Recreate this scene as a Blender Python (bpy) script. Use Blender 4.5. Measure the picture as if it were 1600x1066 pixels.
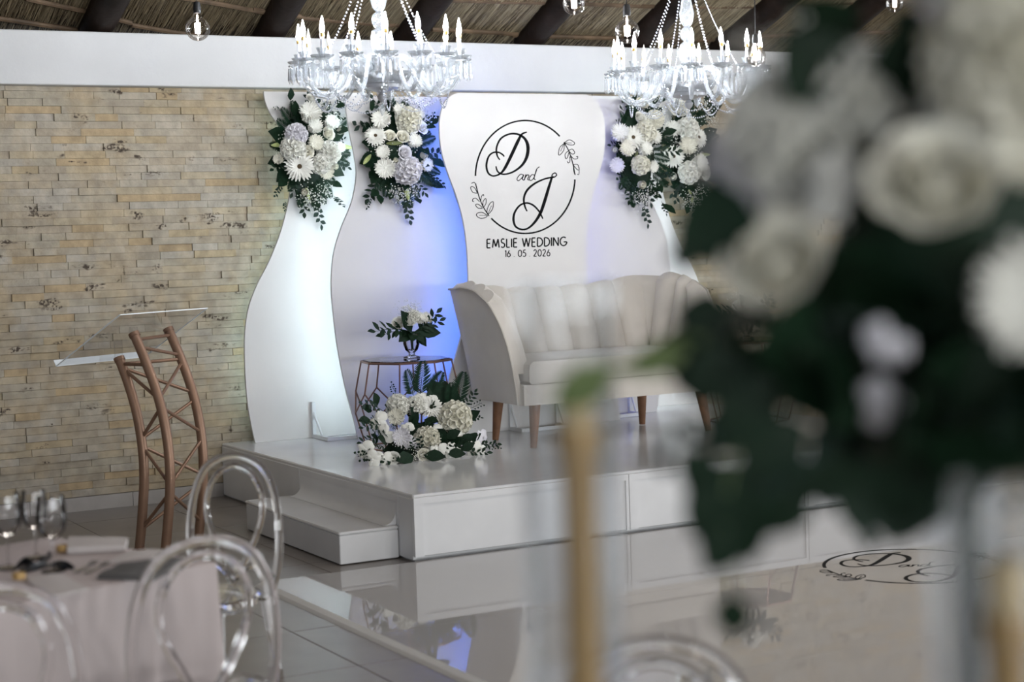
import bpy, math, random
import numpy as np
from mathutils import Vector, Matrix

# ------------------------------------------------------------------ clear
for o in list(bpy.data.objects):
    bpy.data.objects.remove(o)
scn = bpy.context.scene
COL = scn.collection
R = random.Random(7)
PI = math.pi

# ------------------------------------------------------------------ camera
# solved from the vanishing points of the wall / stage / tile lines (1600 x 1066 frame)
PX, PY = 800.0, 533.0
V1 = np.array([5700 - PX, 212 - PY]); V2 = np.array([-700 - PX, 408 - PY])
F = float(np.sqrt(-V1 @ V2))
_x = np.array([*V1, F]); _x /= np.linalg.norm(_x)
_y = np.array([*V2, F]); _y /= np.linalg.norm(_y)
_z = np.cross(_x, _y)
if _z[1] > 0: _z = -_z
RM = np.stack([_x, _y, _z], 1)
CAM = np.array([0.0, -10.742, 1.68])
cam_d = bpy.data.cameras.new('camera'); cam = bpy.data.objects.new('camera', cam_d); COL.objects.link(cam)
cam_d.sensor_width = 36.0; cam_d.lens = F * 36 / 1600
cam_d.clip_start = 0.05; cam_d.clip_end = 100
right = RM.T @ np.array([1, 0, 0]); up = RM.T @ np.array([0, -1, 0]); back = RM.T @ np.array([0, 0, -1])
cam.matrix_world = Matrix(((right[0], up[0], back[0], CAM[0]), (right[1], up[1], back[1], CAM[1]),
                           (right[2], up[2], back[2], CAM[2]), (0, 0, 0, 1)))
cam_d.dof.use_dof = True; cam_d.dof.focus_distance = 10.3; cam_d.dof.aperture_fstop = 2.1
scn.camera = cam

def ray(px, py): return RM.T @ np.array([px - PX, py - PY, F])
def onZ(px, py, z): r = ray(px, py); return Vector(CAM + r * ((z - CAM[2]) / r[2]))
def onY(px, py, y): r = ray(px, py); return Vector(CAM + r * ((y - CAM[1]) / r[1]))
def onX(px, py, x): r = ray(px, py); return Vector(CAM + r * ((x - CAM[0]) / r[0]))
def atD(px, py, d): return Vector(CAM + RM.T @ (np.array([px - PX, py - PY, F]) / F * d))

# ------------------------------------------------------------------ world, daylight, exposure
w = bpy.data.worlds.new('world'); scn.world = w; w.use_nodes = True
w.node_tree.nodes['Background'].inputs[0].default_value = (0.62, 0.76, 1.0, 1)
w.node_tree.nodes['Background'].inputs[1].default_value = 0.6
scn.view_settings.view_transform = 'Standard'; scn.view_settings.look = 'None'
scn.view_settings.exposure = 0.1; scn.view_settings.gamma = 1.0
scn.view_settings.use_curve_mapping = False
cy = scn.cycles; cy.use_light_tree = False; cy.max_bounces = 8; cy.diffuse_bounces = 3; cy.glossy_bounces = 4; cy.transmission_bounces = 8; cy.transparent_max_bounces = 28; cy.caustics_refractive = False; cy.caustics_reflective = False
ROOM_X0, ROOM_X1, ROOM_Y0, WALL_Y = -6.0, 14.0, -22.0, 0.10

def area(name, loc, rot, sx, sy, power, col):
    l = bpy.data.lights.new(name, 'AREA'); l.shape = 'RECTANGLE'; l.size = sx; l.size_y = sy
    l.energy = power; l.color = col
    o = bpy.data.objects.new(name, l); COL.objects.link(o); o.location = loc; o.rotation_euler = rot
    return o
WINX = [-4.0, -1.0, 2.0, 5.0, 8.0, 11.0]    # windows of the wall behind the camera
ADDED_WINR = [-13.0, -10.0, -7.0, -4.0]           # unseen windows added in the right side wall to light the stage
DAY = (0.93, 0.97, 1.0)
for x in WINX: area('daylight', (x, ROOM_Y0 + 0.02, 1.75), (PI / 2, 0, 0), 1.7, 1.7, 190, DAY)
for y in ADDED_WINR: area('daylight', (ROOM_X1 - 0.02, y, 1.75), (PI / 2, 0, PI / 2), 1.7, 1.7, 95, DAY)  # fill light from the added right-hand windows
# unseen fill lights added above the tables and dance floor, out of frame
for x, y, z in ((0.6, -7.2, 4.1), (4.3, -5.2, 3.7), (6.2, -4.8, 3.6), (8.8, -4.8, 3.6), (3.6, -8.6, 4.4), (7.2, -8.2, 4.4), (1.0, -13.5, 4.4), (5.0, -13.5, 4.4)):
    l_ = bpy.data.lights.new('added_fill_lamp', 'POINT'); l_.energy = 38; l_.color = (1.0, 0.92, 0.85); l_.shadow_soft_size = 0.12
    o_ = bpy.data.objects.new('added_fill_lamp', l_); COL.objects.link(o_); o_.location = (x, y, z)

# ------------------------------------------------------------------ materials
def nodes(m): return m.node_tree.nodes, m.node_tree.links
def mat(name, col, rough=0.5, metal=0.0, trans=0.0, ior=1.45, spec=0.5, emit=None, estr=0.0, var=0.0, vscale=8.0,
        bump=0.0, bscale=60.0, alpha=1.0, sss=0.0, sheen=0.0):
    m = bpy.data.materials.new(name); m.use_nodes = True
    n, l = nodes(m); b = n['Principled BSDF']
    c = (*col, 1)
    b.inputs['Base Color'].default_value = c
    b.inputs['Roughness'].default_value = rough; b.inputs['Metallic'].default_value = metal
    b.inputs['Transmission Weight'].default_value = trans; b.inputs['IOR'].default_value = ior
    b.inputs['Specular IOR Level'].default_value = spec; b.inputs['Alpha'].default_value = alpha
    if sheen: b.inputs['Sheen Weight'].default_value = sheen
    if emit: b.inputs['Emission Color'].default_value = (*emit, 1); b.inputs['Emission Strength'].default_value = estr
    if var > 0 or bump > 0:
        tc = n.new('ShaderNodeTexCoord')
    if var > 0:
        t = n.new('ShaderNodeTexNoise'); t.inputs['Scale'].default_value = vscale; t.inputs['Detail'].default_value = 5
        l.new(tc.outputs['Object'], t.inputs['Vector'])
        r = n.new('ShaderNodeValToRGB')
        r.color_ramp.elements[0].position = 0.3; r.color_ramp.elements[1].position = 0.7
        r.color_ramp.elements[0].color = (*[max(0, v * (1 - var)) for v in col], 1)
        r.color_ramp.elements[1].color = (*[min(1, v * (1 + var)) for v in col], 1)
        l.new(t.outputs['Fac'], r.inputs[0]); l.new(r.outputs[0], b.inputs['Base Color'])
    if bump > 0:
        t2 = n.new('ShaderNodeTexNoise'); t2.inputs['Scale'].default_value = bscale; t2.inputs['Detail'].default_value = 4
        l.new(tc.outputs['Object'], t2.inputs['Vector'])
        bp = n.new('ShaderNodeBump'); bp.inputs['Strength'].default_value = bump; bp.inputs['Distance'].default_value = 0.01
        l.new(t2.outputs['Fac'], bp.inputs['Height']); l.new(bp.outputs[0], b.inputs['Normal'])
    return m

def thin_glass(name, tint=(0.97, 0.98, 0.98), rough=0.0, refl=1.0):
    # thin-walled glass: fresnel mix of a clear and a mirror layer
    m = bpy.data.materials.new(name); m.use_nodes = True
    n, l = nodes(m); n.clear()
    out = n.new('ShaderNodeOutputMaterial'); mx = n.new('ShaderNodeMixShader')
    tr = n.new('ShaderNodeBsdfTransparent'); tr.inputs[0].default_value = (*tint, 1)
    gl = n.new('ShaderNodeBsdfGlossy'); gl.inputs['Roughness'].default_value = rough
    fr = n.new('ShaderNodeFresnel'); fr.inputs[0].default_value = 1.45
    mu = n.new('ShaderNodeMath'); mu.operation = 'MULTIPLY'; mu.use_clamp = True; mu.inputs[1].default_value = refl
    l.new(fr.outputs[0], mu.inputs[0]); l.new(mu.outputs[0], mx.inputs[0])
    l.new(tr.outputs[0], mx.inputs[1]); l.new(gl.outputs[0], mx.inputs[2]); l.new(mx.outputs[0], out.inputs[0])
    return m

def frosty(name, tint, refl, cloud):
    # cut crystal: clear glass whose many small facets scatter part of the light
    m = thin_glass(name, tint, 0.10, refl); n, l = nodes(m)
    out = [x for x in n if x.type == 'OUTPUT_MATERIAL'][0]; src = out.inputs[0].links[0].from_socket
    df_ = n.new('ShaderNodeBsdfDiffuse'); df_.inputs[0].default_value = (0.90, 0.94, 0.97, 1)
    mx = n.new('ShaderNodeMixShader'); mx.inputs[0].default_value = cloud
    l.new(src, mx.inputs[1]); l.new(df_.outputs[0], mx.inputs[2]); l.new(mx.outputs[0], out.inputs[0]); return m

def stone_mat():
    m = bpy.data.materials.new('split_stone'); m.use_nodes = True
    n, l = nodes(m); b = n['Principled BSDF']; b.inputs['Roughness'].default_value = 0.85
    oi = n.new('ShaderNodeObjectInfo'); ge = n.new('ShaderNodeNewGeometry')
    ad = n.new('ShaderNodeMath'); ad.operation = 'ADD'
    l.new(oi.outputs['Random'], ad.inputs[0]); l.new(ge.outputs['Random Per Island'], ad.inputs[1])
    fr = n.new('ShaderNodeMath'); fr.operation = 'FRACT'; l.new(ad.outputs[0], fr.inputs[0])
    r = n.new('ShaderNodeValToRGB'); cr = r.color_ramp; cr.interpolation = 'CONSTANT'
    cols = [(0.00, (0.42, 0.355, 0.265)), (0.14, (0.45, 0.395, 0.31)), (0.30, (0.39, 0.335, 0.255)), (0.44, (0.46, 0.385, 0.27)),
            (0.54, (0.44, 0.395, 0.325)), (0.66, (0.41, 0.36, 0.275)), (0.80, (0.45, 0.34, 0.205)), (0.85, (0.43, 0.375, 0.29)),
            (0.95, (0.45, 0.36, 0.23))]
    while len(cr.elements) < len(cols): cr.elements.new(0.5)
    for e, (p, c) in zip(cr.elements, cols): e.position = p; e.color = (*c, 1)
    l.new(fr.outputs[0], r.inputs[0])
    # world position for the stains so that they run over several stones
    pos = ge.outputs['Position']
    nz = n.new('ShaderNodeTexNoise'); nz.inputs['Scale'].default_value = 14; nz.inputs['Detail'].default_value = 6
    l.new(pos, nz.inputs['Vector'])
    mr = n.new('ShaderNodeMapRange'); mr.inputs[1].default_value = 0.3; mr.inputs[2].default_value = 0.7
    mr.inputs[3].default_value = 0.80; mr.inputs[4].default_value = 1.16
    l.new(nz.outputs['Fac'], mr.inputs[0])
    mul = n.new('ShaderNodeMix'); mul.data_type = 'RGBA'; mul.blend_type = 'MULTIPLY'; mul.inputs[0].default_value = 1
    n5 = n.new('ShaderNodeTexNoise'); n5.inputs['Scale'].default_value = 5.5; n5.inputs['Detail'].default_value = 5; l.new(pos, n5.inputs['Vector'])
    m5 = n.new('ShaderNodeMapRange'); m5.inputs[1].default_value = 0.45; m5.inputs[2].default_value = 0.68; m5.inputs[4].default_value = 0.55
    l.new(n5.outputs['Fac'], m5.inputs[0])
    oc = n.new('ShaderNodeMix'); oc.data_type = 'RGBA'; oc.inputs[7].default_value = (0.45, 0.34, 0.20, 1)
    l.new(m5.outputs[0], oc.inputs[0]); l.new(r.outputs[0], oc.inputs[6])
    l.new(oc.outputs[2], mul.inputs[6]); l.new(mr.outputs[0], mul.inputs[7])
    # dark lichen stains
    mp = n.new('ShaderNodeMapping'); mp.inputs['Scale'].default_value = (3.2, 3.2, 9.0); l.new(pos, mp.inputs[0])
    n2 = n.new('ShaderNodeTexNoise'); n2.inputs['Scale'].default_value = 1.35; n2.inputs['Detail'].default_value = 3
    n2.inputs['Roughness'].default_value = 0.6; l.new(mp.outputs[0], n2.inputs['Vector'])
    m2 = n.new('ShaderNodeMapRange'); m2.inputs[1].default_value = 0.635; m2.inputs[2].default_value = 0.69
    l.new(n2.outputs['Fac'], m2.inputs[0])
    n3 = n.new('ShaderNodeTexNoise'); n3.inputs['Scale'].default_value = 60; l.new(pos, n3.inputs['Vector'])
    m3 = n.new('ShaderNodeMapRange'); m3.inputs[1].default_value = 0.42; m3.inputs[2].default_value = 0.55
    l.new(n3.outputs['Fac'], m3.inputs[0])
    st = n.new('ShaderNodeMath'); st.operation = 'MULTIPLY'; l.new(m2.outputs[0], st.inputs[0]); l.new(m3.outputs[0], st.inputs[1])
    mx = n.new('ShaderNodeMix'); mx.data_type = 'RGBA'; mx.inputs[7].default_value = (0.07, 0.05, 0.035, 1)
    l.new(st.outputs[0], mx.inputs[0]); l.new(mul.outputs[2], mx.inputs[6]); l.new(mx.outputs[2], b.inputs['Base Color'])
    bp = n.new('ShaderNodeBump'); bp.inputs['Strength'].default_value = 0.5; bp.inputs['Distance'].default_value = 0.006
    n4 = n.new('ShaderNodeTexNoise'); n4.inputs['Scale'].default_value = 45; n4.inputs['Detail'].default_value = 4
    l.new(pos, n4.inputs['Vector']); l.new(n4.outputs['Fac'], bp.inputs['Height']); l.new(bp.outputs[0], b.inputs['Normal'])
    return m

def reed_mat(name, cols):
    m = bpy.data.materials.new(name); m.use_nodes = True
    n, l = nodes(m); b = n['Principled BSDF']; b.inputs['Roughness'].default_value = 0.7
    ge = n.new('ShaderNodeNewGeometry'); r = n.new('ShaderNodeValToRGB'); cr = r.color_ramp
    while len(cr.elements) < len(cols): cr.elements.new(0.5)
    for i, (e, c) in enumerate(zip(cr.elements, cols)): e.position = i / (len(cols) - 1); e.color = (*c, 1)
    l.new(ge.outputs['Random Per Island'], r.inputs[0]); l.new(r.outputs[0], b.inputs['Base Color'])
    return m

M = {}
M['stone'] = stone_mat()
M['mortar'] = mat('mortar', (0.16, 0.13, 0.10), 0.95)
M['plaster'] = mat('white_plaster', (0.74, 0.74, 0.735), 0.75, var=0.03, vscale=3, bump=0.12, bscale=30)
M['inner_wall'] = mat('painted_wall', (0.60, 0.55, 0.48), 0.85, var=0.05, vscale=2)
M['tile'] = mat('floor_tile', (0.235, 0.21, 0.19), 0.28, var=0.10, vscale=5)
M['grout'] = mat('grout', (0.12, 0.10, 0.09), 0.9)
M['skirting'] = mat('skirting_tile', (0.42, 0.39, 0.36), 0.5, var=0.08, vscale=9)
M['thatch'] = mat('thatch_base', (0.07, 0.05, 0.032), 0.95, var=0.4, vscale=20)
M['reed'] = reed_mat('reed', [(0.12, 0.09, 0.05), (0.30, 0.235, 0.14), (0.44, 0.36, 0.23), (0.09, 0.065, 0.04), (0.52, 0.43, 0.28)])
M['pole'] = mat('dark_pole', (0.018, 0.011, 0.008), 0.6, spec=0.2, var=0.4, vscale=6, bump=0.3, bscale=25)
M['batten'] = mat('batten', (0.13, 0.085, 0.05), 0.6, var=0.4, vscale=10)
M['deck'] = mat('stage_deck', (0.74, 0.74, 0.74), 0.13, var=0.05, vscale=2.5)
M['stage'] = mat('stage_paint', (0.76, 0.76, 0.76), 0.45, var=0.05, vscale=3)
M['dance'] = mat('gloss_vinyl', (0.50, 0.48, 0.465), 0.025, ior=1.62, var=0.02, vscale=1.2)
M['edge'] = mat('floor_edge', (0.72, 0.71, 0.69), 0.35)
M['panel'] = mat('panel_paint', (0.72, 0.70, 0.68), 0.55, var=0.03, vscale=2.5)
M['vinyl_black'] = mat('black_vinyl', (0.004, 0.004, 0.005), 0.6, spec=0.1)
M['stand'] = mat('stand_white', (0.75, 0.76, 0.77), 0.4)
M['led_white'] = mat('led_white', (1, 1, 1), emit=(0.72, 0.90, 1.0), estr=60)
M['led_wall'] = mat('led_pale', (1, 1, 1), emit=(0.70, 0.95, 1.0), estr=16)
M['led_blue'] = mat('led_blue', (1, 1, 1), emit=(0.06, 0.20, 1.0), estr=52)
M['led_violet'] = mat('led_violet', (1, 1, 1), emit=(0.16, 0.18, 1.0), estr=22)
M['fabric'] = mat('cream_velvet', (0.58, 0.535, 0.475), 0.8, var=0.05, vscale=6, bump=0.08, bscale=200, sheen=0.4)
M['fabric_out'] = M['fabric']
M['piping'] = mat('piping', (0.55, 0.51, 0.45), 0.7)
M['leg_wood'] = mat('turned_oak', (0.20, 0.095, 0.048), 0.45, var=0.25, vscale=14)
M['copper'] = mat('copper_paint', (0.275, 0.165, 0.108), 0.42, metal=0.45, var=0.08, vscale=8)
M['rosegold'] = mat('rose_gold_wire', (0.26, 0.15, 0.12), 0.35, metal=0.7)
M['acrylic'] = mat('clear_acrylic', (0.97, 0.96, 0.96), 0.03, trans=1.0, ior=1.46)
M['sheet'] = thin_glass('acrylic_sheet', (0.95, 0.95, 0.955), 0.02, 0.18)
M['sheet_edge'] = mat('acrylic_edge', (0.88, 0.93, 0.95), 0.3)
M['glass'] = thin_glass('clear_glass', (0.965, 0.96, 0.96), 0.0, 1.1)
M['cyl_glass'] = thin_glass('cylinder_glass', (0.965, 0.975, 0.985), 0.0, 0.42)
M['crystal'] = frosty('crystal', (0.97, 0.98, 0.99), 0.9, 0.22)
M['crystal_thin'] = frosty('crystal_thin', (0.97, 0.98, 0.99), 0.8, 0.16)
M['bead'] = mat('faceted_bead', (0.62, 0.64, 0.70), 0.08, ior=1.8)
M['chrome'] = mat('chrome', (0.62, 0.64, 0.68), 0.35, metal=0.5)
M['brass'] = mat('brass', (0.55, 0.36, 0.12), 0.3, metal=0.9)
M['flame'] = mat('led_candle', (1, 1, 1), emit=(0.86, 0.92, 1.0), estr=400)
M['dead'] = mat('unlit_candle', (0.75, 0.72, 0.62), 0.2, trans=0.4)
M['filament'] = mat('filament', (1, 1, 1), emit=(1.0, 0.90, 0.86), estr=45)
M['socket'] = mat('black_socket', (0.008, 0.008, 0.009), 0.5)
M['bulb_glass'] = thin_glass('bulb_glass', (0.95, 0.92, 0.89), 0.0, 0.7)
M['petal'] = mat('white_petal', (0.82, 0.81, 0.74), 0.6, var=0.04, vscale=4)
M['petal_warm'] = mat('cream_petal', (0.78, 0.755, 0.64), 0.6, var=0.05, vscale=4)
M['petal_cool'] = mat('pale_lilac_petal', (0.74, 0.72, 0.75), 0.6, var=0.04, vscale=4)
M['heart'] = mat('flower_heart', (0.07, 0.045, 0.02), 0.8)
M['bud'] = mat('lily_bud', (0.44, 0.50, 0.20), 0.45, var=0.15, vscale=5)
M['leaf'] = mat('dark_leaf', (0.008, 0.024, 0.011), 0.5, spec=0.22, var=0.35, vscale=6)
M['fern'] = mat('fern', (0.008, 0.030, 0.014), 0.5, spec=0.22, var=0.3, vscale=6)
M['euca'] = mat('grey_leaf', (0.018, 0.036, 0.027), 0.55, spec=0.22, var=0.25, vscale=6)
M['stem'] = mat('stem', (0.05, 0.08, 0.03), 0.5)
M['young'] = mat('olive_leaf', (0.12, 0.17, 0.055), 0.45, var=0.2, vscale=6)
M['cloth'] = mat('table_cloth', (0.62, 0.54, 0.525), 0.85, var=0.03, vscale=3, bump=0.05, bscale=200)
M['napkin'] = mat('pale_napkin', (0.70, 0.65, 0.63), 0.85, bump=0.1, bscale=60)
M['napkin_grey'] = mat('charcoal_napkin', (0.13, 0.125, 0.12), 0.75, var=0.15, vscale=12, bump=0.15, bscale=40)
M['ribbon'] = mat('black_ribbon', (0.010, 0.010, 0.012), 0.35)
M['gold'] = mat('gold', (0.52, 0.34, 0.14), 0.4, metal=0.4)
M['candle'] = mat('gold_candle', (0.56, 0.42, 0.22), 0.5)
M['steel'] = mat('steel', (0.35, 0.34, 0.34), 0.25, metal=1.0)
M['plate'] = mat('porcelain', (0.70, 0.70, 0.71), 0.2)

# ------------------------------------------------------------------ mesh builder
class MB:
    def __init__(s): s.v = []; s.f = []; s.T = None
    def add(s, vs, fs):
        b = len(s.v)
        for v in vs:
            v = Vector(v); s.v.append(s.T @ v if s.T else v)
        s.f += [tuple(i + b for i in f) for f in fs]
        return s
    def box(s, lo, hi):
        x0, y0, z0 = lo; x1, y1, z1 = hi
        return s.add([(x0, y0, z0), (x1, y0, z0), (x1, y1, z0), (x0, y1, z0), (x0, y0, z1), (x1, y0, z1), (x1, y1, z1), (x0, y1, z1)],
                     [(3, 2, 1, 0), (4, 5, 6, 7), (0, 1, 5, 4), (1, 2, 6, 5), (2, 3, 7, 6), (3, 0, 4, 7)])
    def bbox(s, lo, hi, b=0.01):   # bevelled box
        (x0, y0, z0), (x1, y1, z1) = lo, hi
        vs = []; 
        def ring(x0, y0, x1, y1, z): return [(x0, y0, z), (x1, y0, z), (x1, y1, z), (x0, y1, z)]
        # 8-gon rings
        def oct(i, z):
            a0, a1, c0, c1 = x0 + i, x1 - i, y0 + i, y1 - i
            return [(a0 + b, c0, z), (a1 - b, c0, z), (a1, c0 + b, z), (a1, c1 - b, z), (a1 - b, c1, z), (a0 + b, c1, z), (a0, c1 - b, z), (a0, c0 + b, z)]
        rs = [oct(b, z0), oct(0, z0 + b), oct(0, z1 - b), oct(b, z1)]
        vs = [v for r in rs for v in r]; fs = []
        for k in range(3):
            for i in range(8): fs.append((k * 8 + i, k * 8 + (i + 1) % 8, k * 8 + 8 + (i + 1) % 8, k * 8 + 8 + i))
        fs.append(tuple(range(7, -1, -1))); fs.append(tuple(24 + i for i in range(8)))
        return s.add(vs, fs)
    def tube(s, pts, r, n=8, closed=False, cap=True):
        pts = [Vector(p) for p in pts]; k = len(pts)
        rr = r if hasattr(r, '__len__') else [r] * k
        tan = []
        for i in range(k):
            a = pts[(i - 1) % k] if (closed or i > 0) else pts[i]; c = pts[(i + 1) % k] if (closed or i < k - 1) else pts[i]
            t = c - a; tan.append(t.normalized() if t.length > 1e-9 else Vector((0, 0, 1)))
        nrm = tan[0].orthogonal().normalized(); vs = []
        for i in range(k):
            nrm = nrm - tan[i] * nrm.dot(tan[i]); nrm = nrm.normalized() if nrm.length > 1e-6 else tan[i].orthogonal().normalized()
            bn = tan[i].cross(nrm)
            for j in range(n):
                a = 2 * PI * j / n; vs.append(pts[i] + (nrm * math.cos(a) + bn * math.sin(a)) * rr[i])
        fs = []
        for i in range(k if closed else k - 1):
            i2 = (i + 1) % k
            for j in range(n): fs.append((i * n + j, i * n + (j + 1) % n, i2 * n + (j + 1) % n, i2 * n + j))
        if cap and not closed: fs.append(tuple(range(n - 1, -1, -1))); fs.append(tuple((k - 1) * n + j for j in range(n)))
        return s.add(vs, fs)
    def lathe(s, prof, n=24, c=(0, 0, 0), cap=True):
        vs = []; c = Vector(c)
        for r, z in prof:
            for j in range(n):
                a = 2 * PI * j / n; vs.append((c.x + r * math.cos(a), c.y + r * math.sin(a), c.z + z))
        fs = []
        for i in range(len(prof) - 1):
            for j in range(n): fs.append((i * n + j, i * n + (j + 1) % n, i * n + n + (j + 1) % n, i * n + n + j))
        if cap: fs.append(tuple(range(n - 1, -1, -1))); fs.append(tuple((len(prof) - 1) * n + j for j in range(n)))
        return s.add(vs, fs)
    def prism(s, poly, d0, d1, fn):   # extrude 2-D polygon; fn(u,v,d)->xyz
        k = len(poly)
        vs = [fn(u, v, d0) for u, v in poly] + [fn(u, v, d1) for u, v in poly]
        fs = [tuple(range(k)), tuple(range(2 * k - 1, k - 1, -1))] + [(i, i + k, (i + 1) % k + k, (i + 1) % k) for i in range(k)]
        return s.add(vs, fs)
    def grid(s, P, cu=False, cv=False):
        nu, nv = len(P), len(P[0]); vs = [p for row in P for p in row]; fs = []
        for i in range(nu if cu else nu - 1):
            for j in range(nv if cv else nv - 1):
                i2, j2 = (i + 1) % nu, (j + 1) % nv
                fs.append((i * nv + j, i2 * nv + j, i2 * nv + j2, i * nv + j2))
        return s.add(vs, fs)
    def octa(s, c, r, rz=None):
        c = Vector(c); rz = rz or r
        return s.add([c + Vector(d) for d in ((r, 0, 0), (0, r, 0), (-r, 0, 0), (0, -r, 0), (0, 0, rz), (0, 0, -rz))],
                     [(0, 1, 4), (1, 2, 4), (2, 3, 4), (3, 0, 4), (1, 0, 5), (2, 1, 5), (3, 2, 5), (0, 3, 5)])
    def mesh(s, name, m, smooth=True):
        me = bpy.data.meshes.new(name); me.from_pydata([tuple(v) for v in s.v], [], s.f); me.materials.append(M[m] if isinstance(m, str) else m)
        if smooth:
            me.polygons.foreach_set('use_smooth', [True] * len(me.polygons)); me.update()
            try: me.set_sharp_from_angle(angle=math.radians(38))
            except Exception: pass
        me.update(); return me
    def build(s, name, m, parent=None, smooth=True):
        return link(name, s.mesh(name, m, smooth), parent)

def link(name, me, parent=None, mw=None):
    o = bpy.data.objects.new(name, me); COL.objects.link(o)
    if parent:
        o.parent = parent
        if mw is None: o.location = -parent_off(parent)
        else: o.matrix_basis = Matrix.Translation(-parent_off(parent)) @ mw
    elif mw is not None: o.matrix_basis = mw
    return o
def parent_off(p):
    v = Vector((0, 0, 0)); q = p
    while q: v += q.location; q = q.parent
    return v
def tag(o, label=None, cat=None, group=None, kind=None):
    if label: o['label'] = label
    if cat: o['category'] = cat
    if group: o['group'] = group
    if kind: o['kind'] = kind
    return o
def empty(name, loc, label=None, cat=None, group=None, kind=None):
    o = bpy.data.objects.new(name, None); COL.objects.link(o); o.location = loc; o.empty_display_size = 0.1
    return tag(o, label, cat, group, kind)
def place(root, loc, rz=0.0):
    root.location = loc; root.rotation_euler = (0, 0, rz)
def copy_tree(o, parent=None):
    c = o.copy(); COL.objects.link(c); c.parent = parent
    for ch in o.children: copy_tree(ch, c)
    return c
def smoothpath(pts, sub=6, closed=False):
    pts = [Vector(p) for p in pts]; n = len(pts); out = []
    for i in range(n if closed else n - 1):
        g = (lambda k: pts[k % n]) if closed else (lambda k: pts[min(max(k, 0), n - 1)])
        p0, p1, p2, p3 = g(i - 1), g(i), g(i + 1), g(i + 2)
        for j in range(sub):
            t = j / sub
            out.append(0.5 * ((2 * p1) + (p2 - p0) * t + (2 * p0 - 5 * p1 + 4 * p2 - p3) * t * t + (3 * p1 - p0 - 3 * p2 + p3) * t ** 3))
    if not closed: out.append(pts[-1])
    return out
def interp(t, xs, ys): return float(np.interp(t, xs, ys))

#==SETTING==
# ------------------------------------------------------------------ floor of tiles
floor = MB().box((ROOM_X0, ROOM_Y0, -0.10), (ROOM_X1, WALL_Y, -0.006)).build('floor', 'grout', None, False); tag(floor, kind='structure')
TX, TY = 0.655, 0.70
tile_me = MB().bbox((0.002, 0.002, -0.012), (TX - 0.002, TY - 0.002, 0.0), 0.0015).mesh('tile', 'tile', False)
x_lines = [2.675 + TX * i for i in range(-7, 3)]
y_lines = [-2.47 + TY * j for j in range(-10, 3)]
far = MB()
for x in [2.675 + TX * i for i in range(-14, 18)]:
    for y in [-2.47 + TY * j for j in range(-28, 4)]:
        y1 = min(y + TY - 0.002, WALL_Y - 0.001); x0 = max(x + 0.002, ROOM_X0 + 0.01); x1 = min(x + TX - 0.002, ROOM_X1)
        if y1 <= y + 0.02 or y < ROOM_Y0 or x1 <= x0: continue
        near = any(abs(x - a) < 1e-6 for a in x_lines) and any(abs(y - b) < 1e-6 for b in y_lines)
        if near and y + TY < WALL_Y: link('tile', tile_me, floor, Matrix.Translation((x, y, 0)))
        else: far.box((x0, y + 0.002, -0.012), (x1, y1, 0.0))
tag(far.build('outer_tiles', 'tile', floor, False), kind='stuff')

# ------------------------------------------------------------------ stone wall
wall = MB().box((ROOM_X0, WALL_Y + 0.012, 0), (ROOM_X1, WALL_Y + 0.25, 2.66)).build('wall_back', 'mortar', None, False); tag(wall, kind='structure')
base = MB()
rb = random.Random(3)
CH = 0.0463
bricks = []
for k in range(56):
    z0 = 0.092 + k * CH; z1 = min(z0 + CH - 0.0012, 2.6675)
    x = ROOM_X0 + 0.3 - rb.random() * 0.3
    while x < ROOM_X1 - 0.35:
        L = rb.choice((0.15, 0.18, 0.22, 0.26, 0.30, 0.34)) * rb.uniform(0.9, 1.1)
        bricks.append((x, z0, L, z1 - z0, rb.choice((0, 0.001, 0.002, 0.004, 0.007, 0.011, 0.015))))
        x += L
def brick_shape(mb, x, z, L, h, d):
    g = 0.0008
    y0 = WALL_Y - d; y1 = WALL_Y + 0.02
    mb.box((x + g, y0, z + 0.0003), (x + L - g, y1, z + h))
vis = [b for b in bricks if 2.36 < b[0] + b[2] * 0.5 < 4.05]
vis.sort(key=lambda b: b[0]); own = set(id(b) for b in vis[:300])
rest = MB()
for b in bricks:
    if id(b) in own:
        m_ = MB(); brick_shape(m_, *b); m_.build('brick', 'stone', wall, False)
    else: brick_shape(rest, *b)
tag(rest.build('outer_bricks', 'stone', wall, False), kind='stuff')
for (a, b_) in ((ROOM_X0, ROOM_X0 + 0.04), (ROOM_X1 - 0.4, ROOM_X1)):
    MB().box((a, WALL_Y + 0.004, 0.09), (b_, WALL_Y + 0.02, 2.67)).build('plastered_end', 'inner_wall', wall, False)
skirt = MB(); sx = ROOM_X0
sk = empty('baseboard_back', (0, WALL_Y, 0), kind='structure')
while sx < ROOM_X1:
    MB().box((sx + 0.001, WALL_Y - 0.012, 0), (min(sx + 0.653, ROOM_X1), WALL_Y + 0.011, 0.088)).build('skirting_tile', 'skirting', sk, False); sx += 0.655
beam = MB().bbox((ROOM_X0, -0.02, 2.668), (ROOM_X1, WALL_Y + 0.25, 2.998), 0.006).build('trim_1', 'plaster', None, False); tag(beam, kind='structure')

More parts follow.
